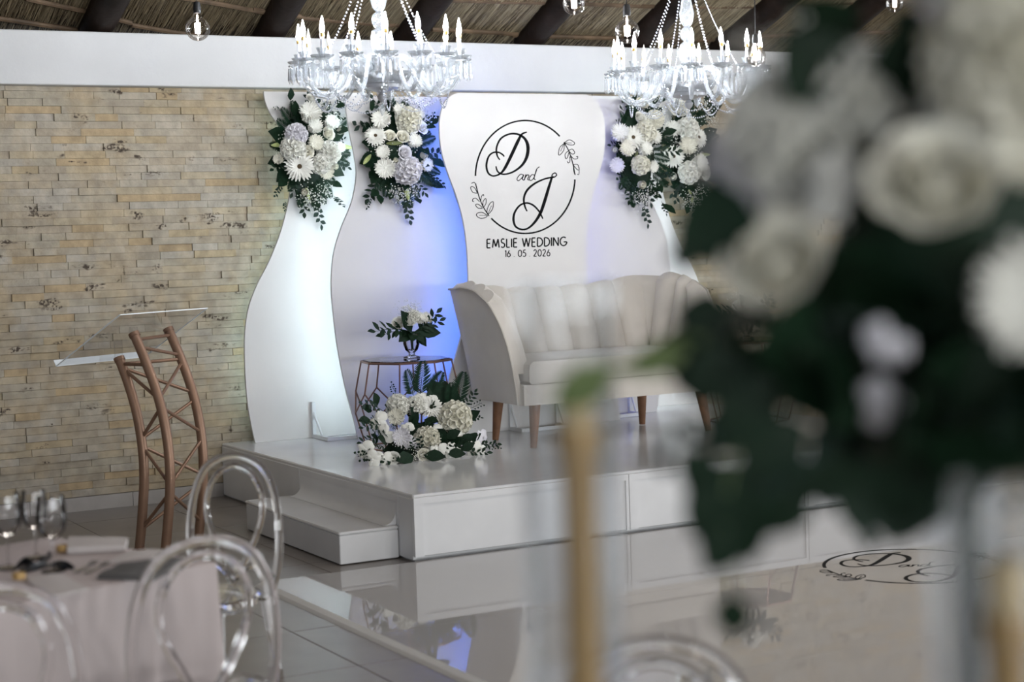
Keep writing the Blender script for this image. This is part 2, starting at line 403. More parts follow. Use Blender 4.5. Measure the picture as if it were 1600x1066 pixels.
# ------------------------------------------------------------------ thatched roof
SL = math.tan(math.radians(23)); RZ0 = 3.13
def roof(x, y, off=0.0): return Vector((x, y, RZ0 + (WALL_Y + 0.05 - y) * SL - off))
def onroof(px, py, off=0.0):
    r = ray(px, py); a = RZ0 + (WALL_Y + 0.05) * SL - off
    t = (a - CAM[1] * SL - CAM[2]) / (r[2] + r[1] * SL); return Vector(CAM + r * t)
RIDGE = -11.0
ceil = MB()
p = [roof(ROOM_X0, WALL_Y + 0.3), roof(ROOM_X1, WALL_Y + 0.3), roof(ROOM_X1, RIDGE), roof(ROOM_X0, RIDGE)]
q = [Vector((v.x, 2 * RIDGE - v.y, v.z)) for v in p]
for quad in (p, q[::-1]):
    ceil.add([v for v in quad] + [v + Vector((0, 0, 0.25)) for v in quad], [(0, 1, 2, 3), (7, 6, 5, 4), (0, 4, 5, 1), (1, 5, 6, 2), (2, 6, 7, 3), (3, 7, 4, 0)])
ceil = ceil.build('ceiling', 'thatch', None, False); tag(ceil, kind='structure')
reeds = MB(); rr_ = random.Random(11)
for i in range(42000):
    x = rr_.uniform(1.6, 10.5); y = rr_.uniform(-1.9, WALL_Y + 0.28); L = rr_.uniform(0.25, 0.7)
    skew = rr_.gauss(0.03, 0.045); o_ = rr_.uniform(0.002, 0.022); wd = rr_.uniform(0.0014, 0.0028)
    a = roof(x, y, o_); b_ = roof(x + skew * L, y - L, o_ + rr_.uniform(-0.008, 0.012))
    reeds.add([a + Vector((-wd, 0, 0)), a + Vector((wd, 0, 0)), a + Vector((0, 0, -wd * 1.2)),
               b_ + Vector((-wd, 0, 0)), b_ + Vector((wd, 0, 0)), b_ + Vector((0, 0, -wd * 1.2))],
              [(0, 2, 5, 3), (2, 1, 4, 5), (1, 0, 3, 4)])
tag(reeds.build('reeds', 'reed', ceil, False), kind='stuff')
rf = random.Random(5)
for x in (0.1, 1.1, 2.12, 3.10, 4.23, 5.25, 6.21, 7.14, 7.98, 8.86, 9.8, 10.8, 11.8):
    pts = []; rad = []
    for k in range(9):
        y = WALL_Y + 0.12 - k * 0.9
        v = roof(x + 0.02 * k * 0.9 + rf.gauss(0, 0.012), y, 0.075); pts.append(v); rad.append(rf.uniform(0.092, 0.112))
    MB().tube(smoothpath(pts, 3), [interp(i / 3, range(9), rad) for i in range(25)], 12).build('rafter', 'pole', ceil)
for a, b_ in [((-60, 20), (165, 54)), ((40, -2), (205, 36)), ((205, 39), (430, 70)), ((225, -12), (440, 25)), ((395, 14), (470, 26)),
              ((470, 28), (665, 42)), ((560, -10), (690, -2)), ((675, 46), (850, 57)), ((690, 0), (880, 5)), ((800, 55), (1010, 61)), ((870, 4), (1060, 11)),
              ((1010, 60), (1170, 60)), ((1050, 11), (1220, 10)), ((1170, 58), (1320, 51)), ((1200, 7), (1370, 2)), ((1300, 52), (1560, 44)), ((1350, 3), (1600, -8))]:
    A = onroof(*a, 0.028); B = onroof(*b_, 0.028); mid = (A + B) / 2 + Vector((0, rf.gauss(0, 0.02), rf.gauss(0, 0.004)))
    MB().tube(smoothpath([A, mid, B], 4), 0.017, 7).build('batten', 'batten', ceil)
# wall behind the camera and side walls, with window openings (right-hand ones added for light)
def wall_with_windows(name, centres, along_x, fixed, lo, hi, zt):
    root = MB(); th = 0.2
    def seg(a, b2, z0, z1):
        if along_x: root.box((a, min(fixed, fixed - 0.2), z0), (b2, max(fixed, fixed - 0.2), z1))
        else: root.box((min(fixed, fixed - th), a, z0), (max(fixed, fixed - th), b2, z1))
    cuts = sorted(centres); pos = lo
    for c in cuts:
        seg(pos, c - 0.9, 0, zt); seg(c - 0.9, c + 0.9, 0, 0.85); seg(c - 0.9, c + 0.9, 2.65, zt); pos = c + 0.9
    seg(pos, hi, 0, zt)
    wl = root.build(name, 'inner_wall', None, False); tag(wl, kind='structure'); return wl
wall_with_windows('wall_front', WINX, True, ROOM_Y0, ROOM_X0, ROOM_X1, 3.1)
wall_with_windows('wall_right', ADDED_WINR, False, ROOM_X1 + 0.2, ROOM_Y0, WALL_Y, 3.1)
wr = MB().box((ROOM_X0 - 0.2, ROOM_Y0, 0), (ROOM_X0, WALL_Y, 3.1)).build('wall_left', 'inner_wall', None, False); tag(wr, kind='structure')
wi = 0
for c in WINX + ADDED_WINR:
    wi += 1; fr = MB()
    def fb(a, b2, z0, z1):
        if c in WINX: fr.box((c + a, ROOM_Y0 - 0.10, z0), (c + b2, ROOM_Y0 - 0.04, z1))
        else: fr.box((ROOM_X1 + 0.04, c + a, z0), (ROOM_X1 + 0.10, c + b2, z1))
    for a, b2, z0, z1 in ((-0.9, -0.84, 0.85, 2.65), (0.84, 0.9, 0.85, 2.65), (-0.84, 0.84, 0.85, 0.91), (-0.84, 0.84, 2.59, 2.65), (-0.02, 0.02, 0.91, 2.59), (-0.84, 0.84, 1.73, 1.77)): fb(a, b2, z0, z1)
    fo = fr.build('window_%d' % wi, 'stand', None, False); tag(fo, kind='structure')

#==STAGE==
# ------------------------------------------------------------------ stage, step, dance floor
SX0, SX1, SY0, SZ = 3.765, 7.52, -2.82, 0.351
st = empty('stage', (SX0, SY0, 0), 'low white painted stage platform under the backdrop panels', 'stage')
MB().bbox((SX0 + 0.012, SY0 + 0.02, SZ - 0.03), (SX1, 0.085, SZ), 0.006).build('deck', 'deck', st, False)
MB().box((SX0 + 0.03, SY0 + 0.06, 0.0), (SX1 - 0.03, 0.08, SZ - 0.031)).build('carcass', 'stage', st, False)
XJ = [SX0, 5.07, 6.30, SX1]
for a, b_ in zip(XJ[:-1], XJ[1:]):
    fp = MB().bbox((a + 0.002, SY0, 0.034), (b_ - 0.002, SY0 + 0.022, SZ - 0.012), 0.003).build('front_panel', 'stage', st, False)
    fr = MB(); y0, y1 = SY0 - 0.010, SY0 + 0.001
    fr.box((a + 0.002, y0, 0.034), (a + 0.055, y1, SZ - 0.012)).box((b_ - 0.02, y0, 0.034), (b_ - 0.002, y1, SZ - 0.012)).box((a + 0.055, y0, SZ - 0.045), (b_ - 0.02, y1, SZ - 0.012))
    fr.build('panel_border', 'stage', fp, False)
YJ = [SY0 + 0.03, -2.63, -1.27, 0.08]
for a, b_ in zip(YJ[:-1], YJ[1:]):
    MB().bbox((SX0 + 0.008, a + 0.002, 0.012), (SX0 + 0.03, b_ - 0.002, SZ - 0.02), 0.003).build('side_panel', 'stage', st, False)
stp = empty('stage_step', (3.43, -2.63, 0), 'white boxed step against the left side of the stage', 'step')
MB().bbox((3.436, -2.63, 0.005), (SX0 + 0.004, -1.27, 0.155), 0.004).build('step_box', 'stage', stp, False)
MB().bbox((3.43, -2.636, 0.155), (SX0 + 0.004, -1.262, 0.173), 0.006).build('tread', 'deck', stp, False)
cv = MB(); prof = [(SX0 + 0.006, SZ - 0.05)]
for k in range(9):
    a = PI / 2 * k / 8; prof.append((SX0 - 0.075 + 0.081 * math.sin(PI / 2 - a) , 0.174 + 0.081 - 0.081 * math.sin(a)))
prof = [(SX0 + 0.006, SZ - 0.06)] + [(SX0 + 0.004 - 0.07 * (1 - math.cos(a)), 0.174 + 0.07 * (1 - math.sin(a))) for a in [PI / 2 * k / 8 for k in range(9)]]
prof += [(SX0 + 0.006, 0.1741)]
cv.prism(prof, -2.60, -1.30, lambda u, v, d: (u, d, v)); cv.build('coving', 'stage', stp)

DX0, DX1, DY0, DY1, DZ = 2.93, 8.2, -7.1, -2.86, 0.02
df = empty('dance_platform', (DX0, DY1, 0), 'glossy white vinyl dance floor laid in front of the stage', 'dance floor')
ys = [DY1, -4.20, -5.55, DY0]
for a, b_ in zip(ys[:-1], ys[1:]):
    MB().box((DX0, b_ + 0.001, 0.001), (DX1, a - 0.001, DZ)).build('floor_sheet', 'dance', df, False)
MB().prism([(DX0 - 0.045, 0.001), (DX0, 0.001), (DX0, DZ + 0.002), (DX0 - 0.03, 0.012)], DY0, DY1, lambda u, v, d: (u, d, v)).build('edge_ramp', 'edge', df, False)

# ------------------------------------------------------------------ backdrop panels
YC, Y2, Y1 = -0.62, -0.36, -0.06
TH = 0.018
left_c = [(716, 145), (704, 150), (694, 162), (688, 182), (687, 205), (690, 235), (700, 270), (713, 305), (724, 345), (730, 390), (732, 440), (731, 480), (724, 515), (713, 555), (702, 595), (693, 640), (690, 696)]
left_2 = [(541, 150), (541, 170), (546, 205), (554, 245), (557, 275), (550, 315), (534, 355), (522, 395), (518, 440), (521, 490), (529, 550), (541, 610), (553, 655), (560, 694)]
left_1 = [(412, 143), (415, 160), (424, 180), (440, 203), (451, 235), (455, 275), (451, 315), (438, 365), (420, 410), (402, 445), (389, 480), (383, 520), (383, 570), (386, 620), (391, 655), (399, 689)]
XC = onY(822.5, 300, YC).x
def contour(px, y): 
    pts = [onY(a, b_, y) for a, b_ in px]
    pts[-1].z = SZ + 0.001; 
    sm = smoothpath([(p.x, p.z, 0) for p in pts], 5)
    return [(v.x, v.y) for v in sm]
def panel(name, poly, y, label):
    x0 = min(u for u, v in poly); x1 = max(u for u, v in poly)
    e = empty(name, ((x0 + x1) / 2, y, SZ), label, 'screen', 'curved white stage screens')
    MB().prism(poly, y, y + TH, lambda u, v, d: (u, d, v)).build('board', 'panel', e, False)
    return e
def led(e, edge, y, m, inset):
    # LED tape stuck to the back of a board, a little inside its edge
    mb = MB(); pts = [(u + inset, v) for u, v in edge if SZ + 0.10 < v < 2.56][::3]
    P = []
    for u, v in pts: P.append([(u - 0.005, y + TH + 0.0006, v), (u - 0.005, y + TH + 0.004, v), (u + 0.005, y + TH + 0.004, v), (u + 0.005, y + TH + 0.0006, v)])
    mb.grid(P, cv=True); return mb.build('led_tape', m, e, False)
def stand(e, xa, xb, y, fwd=0.30):
    for x in (xa, xb):
        f_ = MB(); f_.box((x - 0.012, y - 0.026, SZ + 0.002), (x + 0.012, y - 0.002, SZ + 0.24)); f_.build('stand_post', 'stand', e, False)
        MB().box((x - 0.012, y - fwd, SZ + 0.002), (x + 0.012, y - 0.027, SZ + 0.026)).build('stand_foot', 'stand', e, False)
        MB().tube([(x, y - 0.02, SZ + 0.17), (x, y - fwd * 0.62, SZ + 0.026)], 0.008, 6).build('stand_brace', 'stand', e, False)
    MB().box((xa - 0.012, y - fwd - 0.024, SZ + 0.002), (xb + 0.012, y - fwd, SZ + 0.026)).build('stand_tube', 'stand', e, False)
mirror = lambda poly, c: [(2 * c - u, v) for u, v in poly]
cl = contour(left_c, YC)
pc = panel('decor_screen', cl + mirror(cl, XC)[::-1], YC, 'central waisted white screen with black monogram and wedding lettering')
led(pc, cl, YC, 'led_blue', 0.05); led(pc, mirror(cl, XC), YC, 'led_violet', -0.05)
stand(pc, XC - 0.18, XC + 0.18, YC, 0.16)
c2 = contour(left_2, Y2); X2 = onY(632, 300, Y2).x; r2 = mirror(c2, X2)
p2 = panel('decor_screen', c2 + r2[::-1], Y2, 'curved white screen behind the wire side table, washed in blue light along the monogram screen')
led(p2, c2, Y2, 'led_white', 0.05)
p4 = panel('decor_screen', mirror(c2, XC) + mirror(r2, XC)[::-1], Y2, 'curved white screen behind the far end of the sofa, next to the monogram screen')
led(p4, mirror(c2, XC), Y2, 'led_white', -0.05); stand(p4, 2 * XC - X2 - 0.16, 2 * XC - X2 + 0.16, Y2, 0.14)
c1 = contour(left_1, Y1); xr = onY(588, 300, Y1).x
e1 = [(xr - 0.10 * math.sin((v - SZ) / (2.63 - SZ) * PI * 2) * 0.6, v) for v in np.linspace(SZ + 0.001, c1[0][1], 40)]
p1 = panel('decor_screen', c1 + e1, Y1, 'outermost curved white screen against the bare stone wall, above the step')
led(p1, c1, Y1, 'led_wall', 0.05); stand(p1, 4.365, 4.69, Y1, 0.245)
p5 = panel('decor_screen', mirror(c1, XC) + mirror(e1, XC), Y1, 'outermost curved white screen half hidden by the dark blurred flowers')
led(p5, mirror(c1, XC), Y1, 'led_wall', -0.05)

# lettering (strokes in a local frame of the monogram: read off the photograph, drawn flat on the board)
ZS = 0.2627
def zp(a, b_): return (680 + ZS * a, 160 + ZS * b_)
def ribbon2d(pts, wd, sub=6):
    sm = smoothpath([(a, b_, 0) for a, b_ in pts], sub) if len(pts) > 2 else [Vector((*p, 0)) for p in pts]
    n = len(sm); L = []; Rr = []
    for i in range(n):
        t = sm[min(i + 1, n - 1)] - sm[max(i - 1, 0)]
        if t.length < 1e-9: t = Vector((1, 0, 0))
        t.normalize(); nn = Vector((-t.y, t.x, 0))
        u = i / (n - 1); wv = wd if not isinstance(wd, (tuple, list)) else interp(u, np.linspace(0, 1, len(wd)), wd)
        L.append(sm[i] + nn * wv / 2); Rr.append(sm[i] - nn * wv / 2)
    return L, Rr
def draw(mb, pts, wd, fn, sub=6):
    L, Rr = ribbon2d(pts, wd, sub); n = len(L)
    vs = [fn(v.x, v.y, 0) for v in L] + [fn(v.x, v.y, 0) for v in Rr] + [fn(v.x, v.y, 1) for v in L] + [fn(v.x, v.y, 1) for v in Rr]
    fs = []
    for i in range(n - 1):
        fs += [(i, i + 1, n + i + 1, n + i), (2 * n + i, 3 * n + i, 3 * n + i + 1, 2 * n + i + 1), (i, 2 * n + i, 2 * n + i + 1, i + 1), (n + i, n + i + 1, 3 * n + i + 1, 3 * n + i)]
    fs += [(0, n, 3 * n, 2 * n), (n - 1, 3 * n - 1, 4 * n - 1, 2 * n - 1)]
    mb.add(vs, fs)
D_S = [([(545, 177), (515, 190), (490, 235), (455, 310), (415, 390), (385, 425), (345, 438), (315, 420), (304, 375), (318, 322), (345, 299), (378, 298), (402, 312), (410, 323)], (7, 10, 16, 16, 14, 9, 8, 9, 10, 9, 8, 8, 8, 6)),
       ([(384, 342), (368, 315), (365, 268), (390, 216), (440, 189), (492, 190), (532, 216), (551, 262), (545, 322), (515, 375), (460, 415), (405, 428), (372, 412), (361, 380)], (6, 8, 9, 9, 9, 10, 13, 17, 16, 12, 9, 8, 8, 6))]
J_S = [([(722, 428), (712, 420), (698, 428), (694, 442), (706, 446), (720, 436), (722, 428)], 6),
       ([(706, 444), (650, 456), (590, 484), (545, 525), (527, 572), (532, 615), (546, 648)], (10, 8, 10, 11, 10, 9, 6)),
       ([(694, 446), (674, 510), (650, 590), (625, 660), (590, 715), (550, 750), (512, 756), (477, 737), (465, 695), (475, 650), (505, 612), (545, 599), (585, 614), (620, 652), (640, 693)], (10, 14, 16, 15, 12, 9, 9, 10, 12, 10, 9, 9, 9, 8, 6))]
AND_S = [([(526, 433), (508, 428), (491, 445), (486, 459), (496, 466), (514, 450), (527, 430)], 4), ([(527, 430), (518, 455), (527, 463)], 5),
         ([(540, 428), (529, 464)], 5), ([(530, 455), (546, 433), (557, 436), (550, 457), (558, 463)], 4.5),
         ([(592, 434), (576, 430), (562, 447), (561, 461), (572, 464), (588, 446), (602, 400), (620, 383)], 4), ([(604, 398), (588, 450), (597, 460)], 5)]
SPR = [([(765, 238), (790, 280), (806, 322), (820, 372), (832, 432)], 5),
       ([(768, 240), (798, 223), (828, 240), (822, 253), (798, 253), (768, 242)], 3.5), ([(770, 241), (812, 242)], 2.5),
       ([(766, 245), (740, 270), (733, 308), (742, 312), (764, 285), (768, 245)], 3.5), ([(764, 250), (745, 292)], 2.5),
       ([(793, 287), (815, 278), (830, 300), (815, 308), (795, 290)], 3.5), ([(790, 290), (773, 308), (776, 334), (786, 328), (795, 298)], 3.5),
       ([(805, 316), (824, 336), (845, 335), (847, 322), (837, 324)], 3.5), ([(800, 322), (801, 350), (791, 361), (786, 350)], 3.5),
       ([(822, 370), (846, 370), (856, 396), (848, 402), (830, 385), (822, 371)], 3.5), ([(821, 376), (823, 405), (830, 430)], 3), ([(856, 402), (854, 428), (844, 428)], 3)]
SPL = [([(320, 676), (290, 630), (265, 575), (247, 512), (240, 482)], 5),
       ([(311, 668), (308, 640), (325, 602), (345, 592), (342, 630), (326, 655), (312, 668)], 3.5), ([(314, 662), (334, 615)], 2.5),
       ([(308, 672), (280, 655), (250, 660), (247, 676), (270, 690), (300, 685), (312, 672)], 3.5), ([(305, 673), (262, 673)], 2.5),
       ([(285, 625), (284, 592), (300, 572), (302, 600), (287, 625)], 3.5), ([(280, 625), (255, 606), (240, 611), (255, 629), (282, 630)], 3.5),
       ([(270, 592), (275, 560), (286, 548), (288, 557)], 3.5), ([(264, 592), (242, 571), (225, 575), (222, 588), (231, 591)], 3.5),
       ([(250, 541), (225, 536), (212, 515), (216, 500), (236, 511), (250, 539)], 3.5), ([(247, 512), (240, 486), (231, 476), (222, 479), (214, 482)], 3.5)]
CX, CYZ, RXZ, RYZ = 535, 444, 296, 336
def arc(a0, a1, n=40): return [(CX + RXZ * math.cos(a), CYZ - RYZ * math.sin(a)) for a in np.linspace(a0, a1, n)]
RING = [(arc(math.radians(179), math.radians(46)), 8), (arc(math.radians(-2.5), math.radians(-133)), 8)]
def on_board(a, b_, d):
    v = onY(*zp(a, b_), YC); return (v.x, YC - 0.0002 - 0.0008 * (1 - d), v.z)
def strokes(name, S, fn, parent, m='vinyl_black', sub=6):
    mb = MB()
    for pts, wd in S: draw(mb, pts, tuple(q * 1.2 for q in wd) if isinstance(wd, tuple) else wd * 1.2, fn, sub)
    return mb.build(name, m, parent, False)
strokes('monogram_ring', RING, on_board, pc, sub=1)
strokes('letter_d', D_S, on_board, pc); strokes('letter_j', J_S, on_board, pc); strokes('word_and', AND_S, on_board, pc)
strokes('leaf_sprig', SPR, on_board, pc); strokes('leaf_sprig', SPL, on_board, pc)
def arcg(cx, cy, rx, ry, a0, a1, n=12): return [(cx + rx * math.cos(math.radians(a)), cy + ry * math.sin(math.radians(a))) for a in np.linspace(a0, a1, n)]
GL = {'E': (0.46, [[(0, 0), (0, 1)], [(0, 1), (0.44, 1)], [(0, 0.52), (0.40, 0.52)], [(0, 0), (0.44, 0)]]),
      'M': (0.86, [[(0, 0), (0.14, 1)], [(0.14, 1), (0.43, 0.12)], [(0.43, 0.12), (0.72, 1)], [(0.72, 1), (0.86, 0)]]),
      'S': (0.48, [arcg(0.24, 0.76, 0.2, 0.24, 35, 270) + arcg(0.23, 0.26, 0.24, 0.26, 90, -145)]),
      'L': (0.40, [[(0, 1), (0, 0)], [(0, 0), (0.40, 0)]]), 'I': (0.02, [[(0, 0), (0, 1)]]),
      'W': (1.0, [[(0, 1), (0.25, 0)], [(0.25, 0), (0.5, 1)], [(0.5, 1), (0.75, 0)], [(0.75, 0), (1.0, 1)]]),
      'D': (0.66, [[(0, 0), (0, 1)], [(0, 1)] + arcg(0.16, 0.5, 0.5, 0.5, 90, -90) + [(0, 0)]]),
      'N': (0.62, [[(0, 0), (0, 1)], [(0, 1), (0.62, 0)], [(0.62, 0), (0.62, 1)]]),
      'G': (0.80, [arcg(0.44, 0.5, 0.44, 0.5, 50, 352, 20), [(0.86, 0.44), (0.46, 0.44)]]),
      '1': (0.16, [[(0.0, 0.86), (0.16, 1)], [(0.16, 1), (0.16, 0)]]), '6': (0.50, [[(0.34, 1), (0.08, 0.50)], arcg(0.25, 0.29, 0.25, 0.29, 140, -220, 18)]),
      '0': (0.58, [arcg(0.29, 0.5, 0.29, 0.5, 90, -270, 20)]), '5': (0.46, [[(0.42, 1), (0.10, 1)], [(0.10, 1), (0.05, 0.56)], [(0.05, 0.56)] + arcg(0.20, 0.31, 0.26, 0.31, 100, -145)]),
      '2': (0.48, [arcg(0.23, 0.74, 0.22, 0.26, 170, -40) + [(0.0, 0.0)], [(0.0, 0), (0.48, 0)]]), '.': (0.05, [[(0.0, 0.0), (0.0, 0.07)]])}
def text_strokes(txt, sp=0.24, space=0.42):
    x = 0; out = []
    for ch in txt:
        if ch == ' ': x += space; continue
        wd, ss = GL[ch]
        out += [[(x + a, b_) for a, b_ in s_] for s_ in ss]; x += wd + sp
    return out, x - sp
def write(txt, P0, P1, cap, lw, name):
    ss, tot = text_strokes(txt); dx, dy = (P1[0] - P0[0]) / tot, (P1[1] - P0[1]) / tot
    S = [([(P0[0] + dx * a, P0[1] + dy * a - cap * b_) for a, b_ in s_], lw) for s_ in ss]
    return strokes(name, S, on_board, pc, sub=1)
write('EMSLIE WEDDING', (308, 866), (780, 852), 51, 6.5, 'name_lettering')
write('16 . 05 . 2026', (415, 920), (682, 914), 39, 4.6, 'date_lettering')
# the same monogram as a decal on the dance floor
dc = onZ(1426, 884, DZ); ux = Vector((0.87, -0.49, 0)); uy = Vector((0.49, 0.87, 0)); RD = 0.42
def on_floor(a, b_, d):
    q = dc + ux * ((a - CX) / RXZ * RD) + uy * ((CYZ - b_) / RYZ * RD); return (q.x, q.y, DZ + 0.0003 + 0.0006 * (1 - d))
deca = empty('floor_decal', dc, 'black monogram decal in a ring on the glossy dance floor', 'decal')
strokes('monogram_ring', [(p_, w_ * 1.3) for p_, w_ in RING], on_floor, deca, sub=1)
for nm, S in (('letter_d', D_S), ('letter_j', J_S), ('word_and', AND_S), ('leaf_sprig', SPR), ('leaf_sprig', SPL)): strokes(nm, S, on_floor, deca)

#==OBJECTS==
# ------------------------------------------------------------------ flower kit (unit-radius blooms facing +Z)
FK = {}
def petal_strip(mb, L, wd, a, tilt, curl, z0, r0, cup=0.0):
    # a narrow petal: 3 segments, pointing outward at azimuth a, tilt = elevation at base, curl = change towards the tip
    ca, sa = math.cos(a), math.sin(a); P = []; r, z, t = r0, z0, tilt
    for k, wk in enumerate((0.5, 1.0, 0.95, 0.25)):
        h = wd * wk / 2
        P.append([(r * ca - h * sa, r * sa + h * ca, z + cup * wk), (r * ca, r * sa, z), (r * ca + h * sa, r * sa - h * ca, z + cup * wk)])
        r += L / 3 * math.cos(t); z += L / 3 * math.sin(t); t += curl / 3
    mb.grid(P)
def mk_mum(seed, n=150):
    g = random.Random(seed); mb = MB()
    mb.lathe([(0.02, -0.35), (0.3, -0.28), (0.42, -0.05), (0.36, 0.2), (0.2, 0.36), (0.02, 0.42)], 12, cap=False)
    for i in range(n):
        f_ = i / n; el = -0.25 + 1.75 * f_ ** 0.9; L = (0.66 - 0.34 * f_) * g.uniform(0.85, 1.1)
        petal_strip(mb, L, 0.125 - 0.03 * f_, i * 2.39996 + g.uniform(-.12, .12), el + g.uniform(-.1, .1), 0.55 - 0.9 * (1 - f_), 0.38 * max(0.04, math.cos(el)), 0.38 * math.sin(max(0, el)), 0.03)
    return mb
def mk_gerbera(seed):
    g = random.Random(seed); mb = MB()
    for ring, (n, L, el, z) in enumerate(((24, 0.85, 0.05, 0.0), (22, 0.74, 0.25, 0.05), (20, 0.58, 0.50, 0.08))):
        for i in range(n):
            petal_strip(mb, L * g.uniform(0.92, 1.05), 0.21 - 0.03 * ring, 2 * PI * (i + 0.5 * ring) / n + g.uniform(-.05, .05), el, -0.25, z, 0.14, 0.025)
    mb.lathe([(0.02, -0.25), (0.2, -0.12), (0.22, 0.03)], 10, cap=False)
    return mb
def cup_petal(mb, a, r0, r1, h, spread, wob, g, nu=6, nv=5):
    P = []
    for i in range(nv):
        v = i / (nv - 1); r = r0 + (r1 - r0) * v ** 1.5; z = h * (v ** 0.8) - 0.10 * h * v ** 4 * (r1 > r0 * 1.4)
        row = []
        for j in range(nu):
            u = j / (nu - 1) * 2 - 1; wv = spread * (0.55 + 0.45 * math.sin(PI * min(1, v * 0.62 + 0.12))) 
            zz = z - 0.16 * h * abs(u) ** 2.5 * v; rr = r * (1 + wob * g.uniform(-1, 1) * v)
            row.append((rr * math.cos(a + u * wv), rr * math.sin(a + u * wv), zz))
        P.append(row)
    mb.grid(P)
def mk_rose(seed, open_=1.0):
    g = random.Random(seed); mb = MB(); mb.T = Matrix.Translation((0, 0, -0.35))
    mb.lathe([(0.02, -0.2), (0.25, -0.1), (0.4, 0.15), (0.3, 0.5), (0.12, 0.62)], 10, cap=False)
    for k in range(3): cup_petal(mb, k * 2.1, 0.16, 0.15, 0.82, 1.3, 0.04, g)
    for k in range(4): cup_petal(mb, k * 1.57 + 0.4, 0.28, 0.33, 0.80, 1.05, 0.05, g)
    for k in range(5): cup_petal(mb, k * 1.257 + 0.9, 0.40, 0.50 + 0.1 * open_, 0.76, 0.85, 0.05, g)
    for k in range(6): cup_petal(mb, k * 1.047 + 0.2, 0.48, 0.70 + 0.25 * open_, 0.62, 0.75, 0.06, g)
    return mb
def mk_carn(seed, n=46):
    g = random.Random(seed); mb = MB()
    mb.lathe([(0.02, -0.45), (0.35, -0.35), (0.52, 0.0), (0.42, 0.35), (0.02, 0.5)], 12, cap=False)
    for i in range(n):
        f_ = (i + 0.5) / n; el = math.asin(max(-0.25, 1 - 1.2 * f_)); a = i * 2.39996
        d = Vector((math.cos(a) * math.cos(el), math.sin(a) * math.cos(el), math.sin(el)))
        t1 = d.orthogonal().normalized(); t1.rotate(Matrix.Rotation(g.uniform(0, 6.28), 3, d)); t2 = d.cross(t1); P = []
        for r_ in (0.0, 0.6, 1.0):
            P.append([d * (0.55 + 0.40 * r_ ** 0.7 + (0.09 * g.uniform(-1, 1) * r_)) + (t1 * math.cos(b_) + t2 * math.sin(b_)) * 0.30 * r_ * g.uniform(0.85, 1.15)
                      for b_ in [2 * PI * j / 9 for j in range(9)]])
        P[0] = [d * 0.55 + (t1 * math.cos(b_) + t2 * math.sin(b_)) * 0.03 for b_ in [2 * PI * j / 9 for j in range(9)]]
        mb.grid(P, cv=True)
    return mb
def mk_orchid(seed):
    g = random.Random(seed); mb = MB()
    for a, L, wd in ((PI / 2, 0.95, 0.55), (PI / 2 + 2.2, 0.9, 0.5), (PI / 2 - 2.2, 0.9, 0.5), (0.15, 1.0, 0.95), (PI - 0.15, 1.0, 0.95)):
        P = []
        for i in range(6):
            v = i / 5; h = wd * math.sin(PI * min(1, 0.08 + v * 0.86)) ** 0.7 * 0.62; r = L * v; z = 0.16 * v - 0.3 * v * v + g.uniform(-.02, .02)
            P.append([(r * math.cos(a) - u * h * math.sin(a), r * math.sin(a) + u * h * math.cos(a), z - 0.12 * u * u) for u in (-1, -0.5, 0, 0.5, 1)])
        mb.grid(P)
    mb.lathe([(0.02, 0.0), (0.12, 0.08), (0.16, 0.2), (0.03, 0.3)], 8)
    return mb
def mk_bud():   # lily bud along +Z, unit length 2
    mb = MB(); mb.lathe([(0.05, -1.0), (0.14, -0.85), (0.24, -0.45), (0.28, 0.0), (0.24, 0.45), (0.13, 0.82), (0.02, 1.0)], 9); return mb
def leaf_grid(mb, base, d, n, L, wd, droop=0.15, fold=0.12):
    d = d.normalized(); s_ = d.cross(n).normalized(); n = s_.cross(d); P = []
    for v, wk in ((0, 0.06), (0.2, 0.62), (0.45, 1.0), (0.72, 0.72), (1.0, 0.03)):
        c = base + d * (L * v) - n * (droop * L * v * v)
        P.append([c + s_ * (wd * wk) + n * fold * wd * wk, c, c - s_ * (wd * wk) + n * fold * wd * wk])
    mb.grid(P)
def mk_fern(seed):   # frond along +Y, length 1, facing +Z
    g = random.Random(seed); mb = MB()
    mb.tube([(0, v, -0.12 * v * v) for v in (0, 0.3, 0.6, 1.0)], [0.012, 0.010, 0.007, 0.003], 5)
    for i in range(19):
        v = 0.10 + 0.88 * i / 19; L = 0.30 * math.sin(PI * min(1.0, 0.22 + 0.78 * v)) ** 0.8 + 0.02
        for s_ in (-1, 1):
            d = Vector((s_ * 0.85, 0.55, g.uniform(-.12, .12)))
            leaf_grid(mb, Vector((0, v, -0.12 * v * v)), d, Vector((0, 0, 1)), L, 0.023, 0.2)
    return mb
def mk_sprig(seed, n=9, L=0.26, wd=0.062):
    g = random.Random(seed); mb = MB()
    pts = [Vector((0.05 * math.sin(3 * v), v, -0.2 * v * v)) for v in np.linspace(0, 1, 6)]
    mb.tube(pts, [0.012, 0.011, 0.010, 0.008, 0.006, 0.004], 5)
    for i in range(n):
        v = 0.18 + 0.8 * i / (n - 1); s_ = 1 if i % 2 else -1
        if i == n - 1: s_ = 0
        d = Vector((s_ * g.uniform(0.6, 0.95), g.uniform(0.4, 0.8), g.uniform(-.25, .3)))
        leaf_grid(mb, Vector((0.05 * math.sin(3 * v), v, -0.2 * v * v)), d, Vector((g.uniform(-.4, .4), 0, 1)), L * g.uniform(0.8, 1.15), wd * g.uniform(0.8, 1.2))
    return mb
def mk_leaf(): mb = MB(); leaf_grid(mb, Vector((0, 0, 0)), Vector((0, 1, 0)), Vector((0, 0, 1)), 1.0, 0.30, 0.12, 0.18); return mb
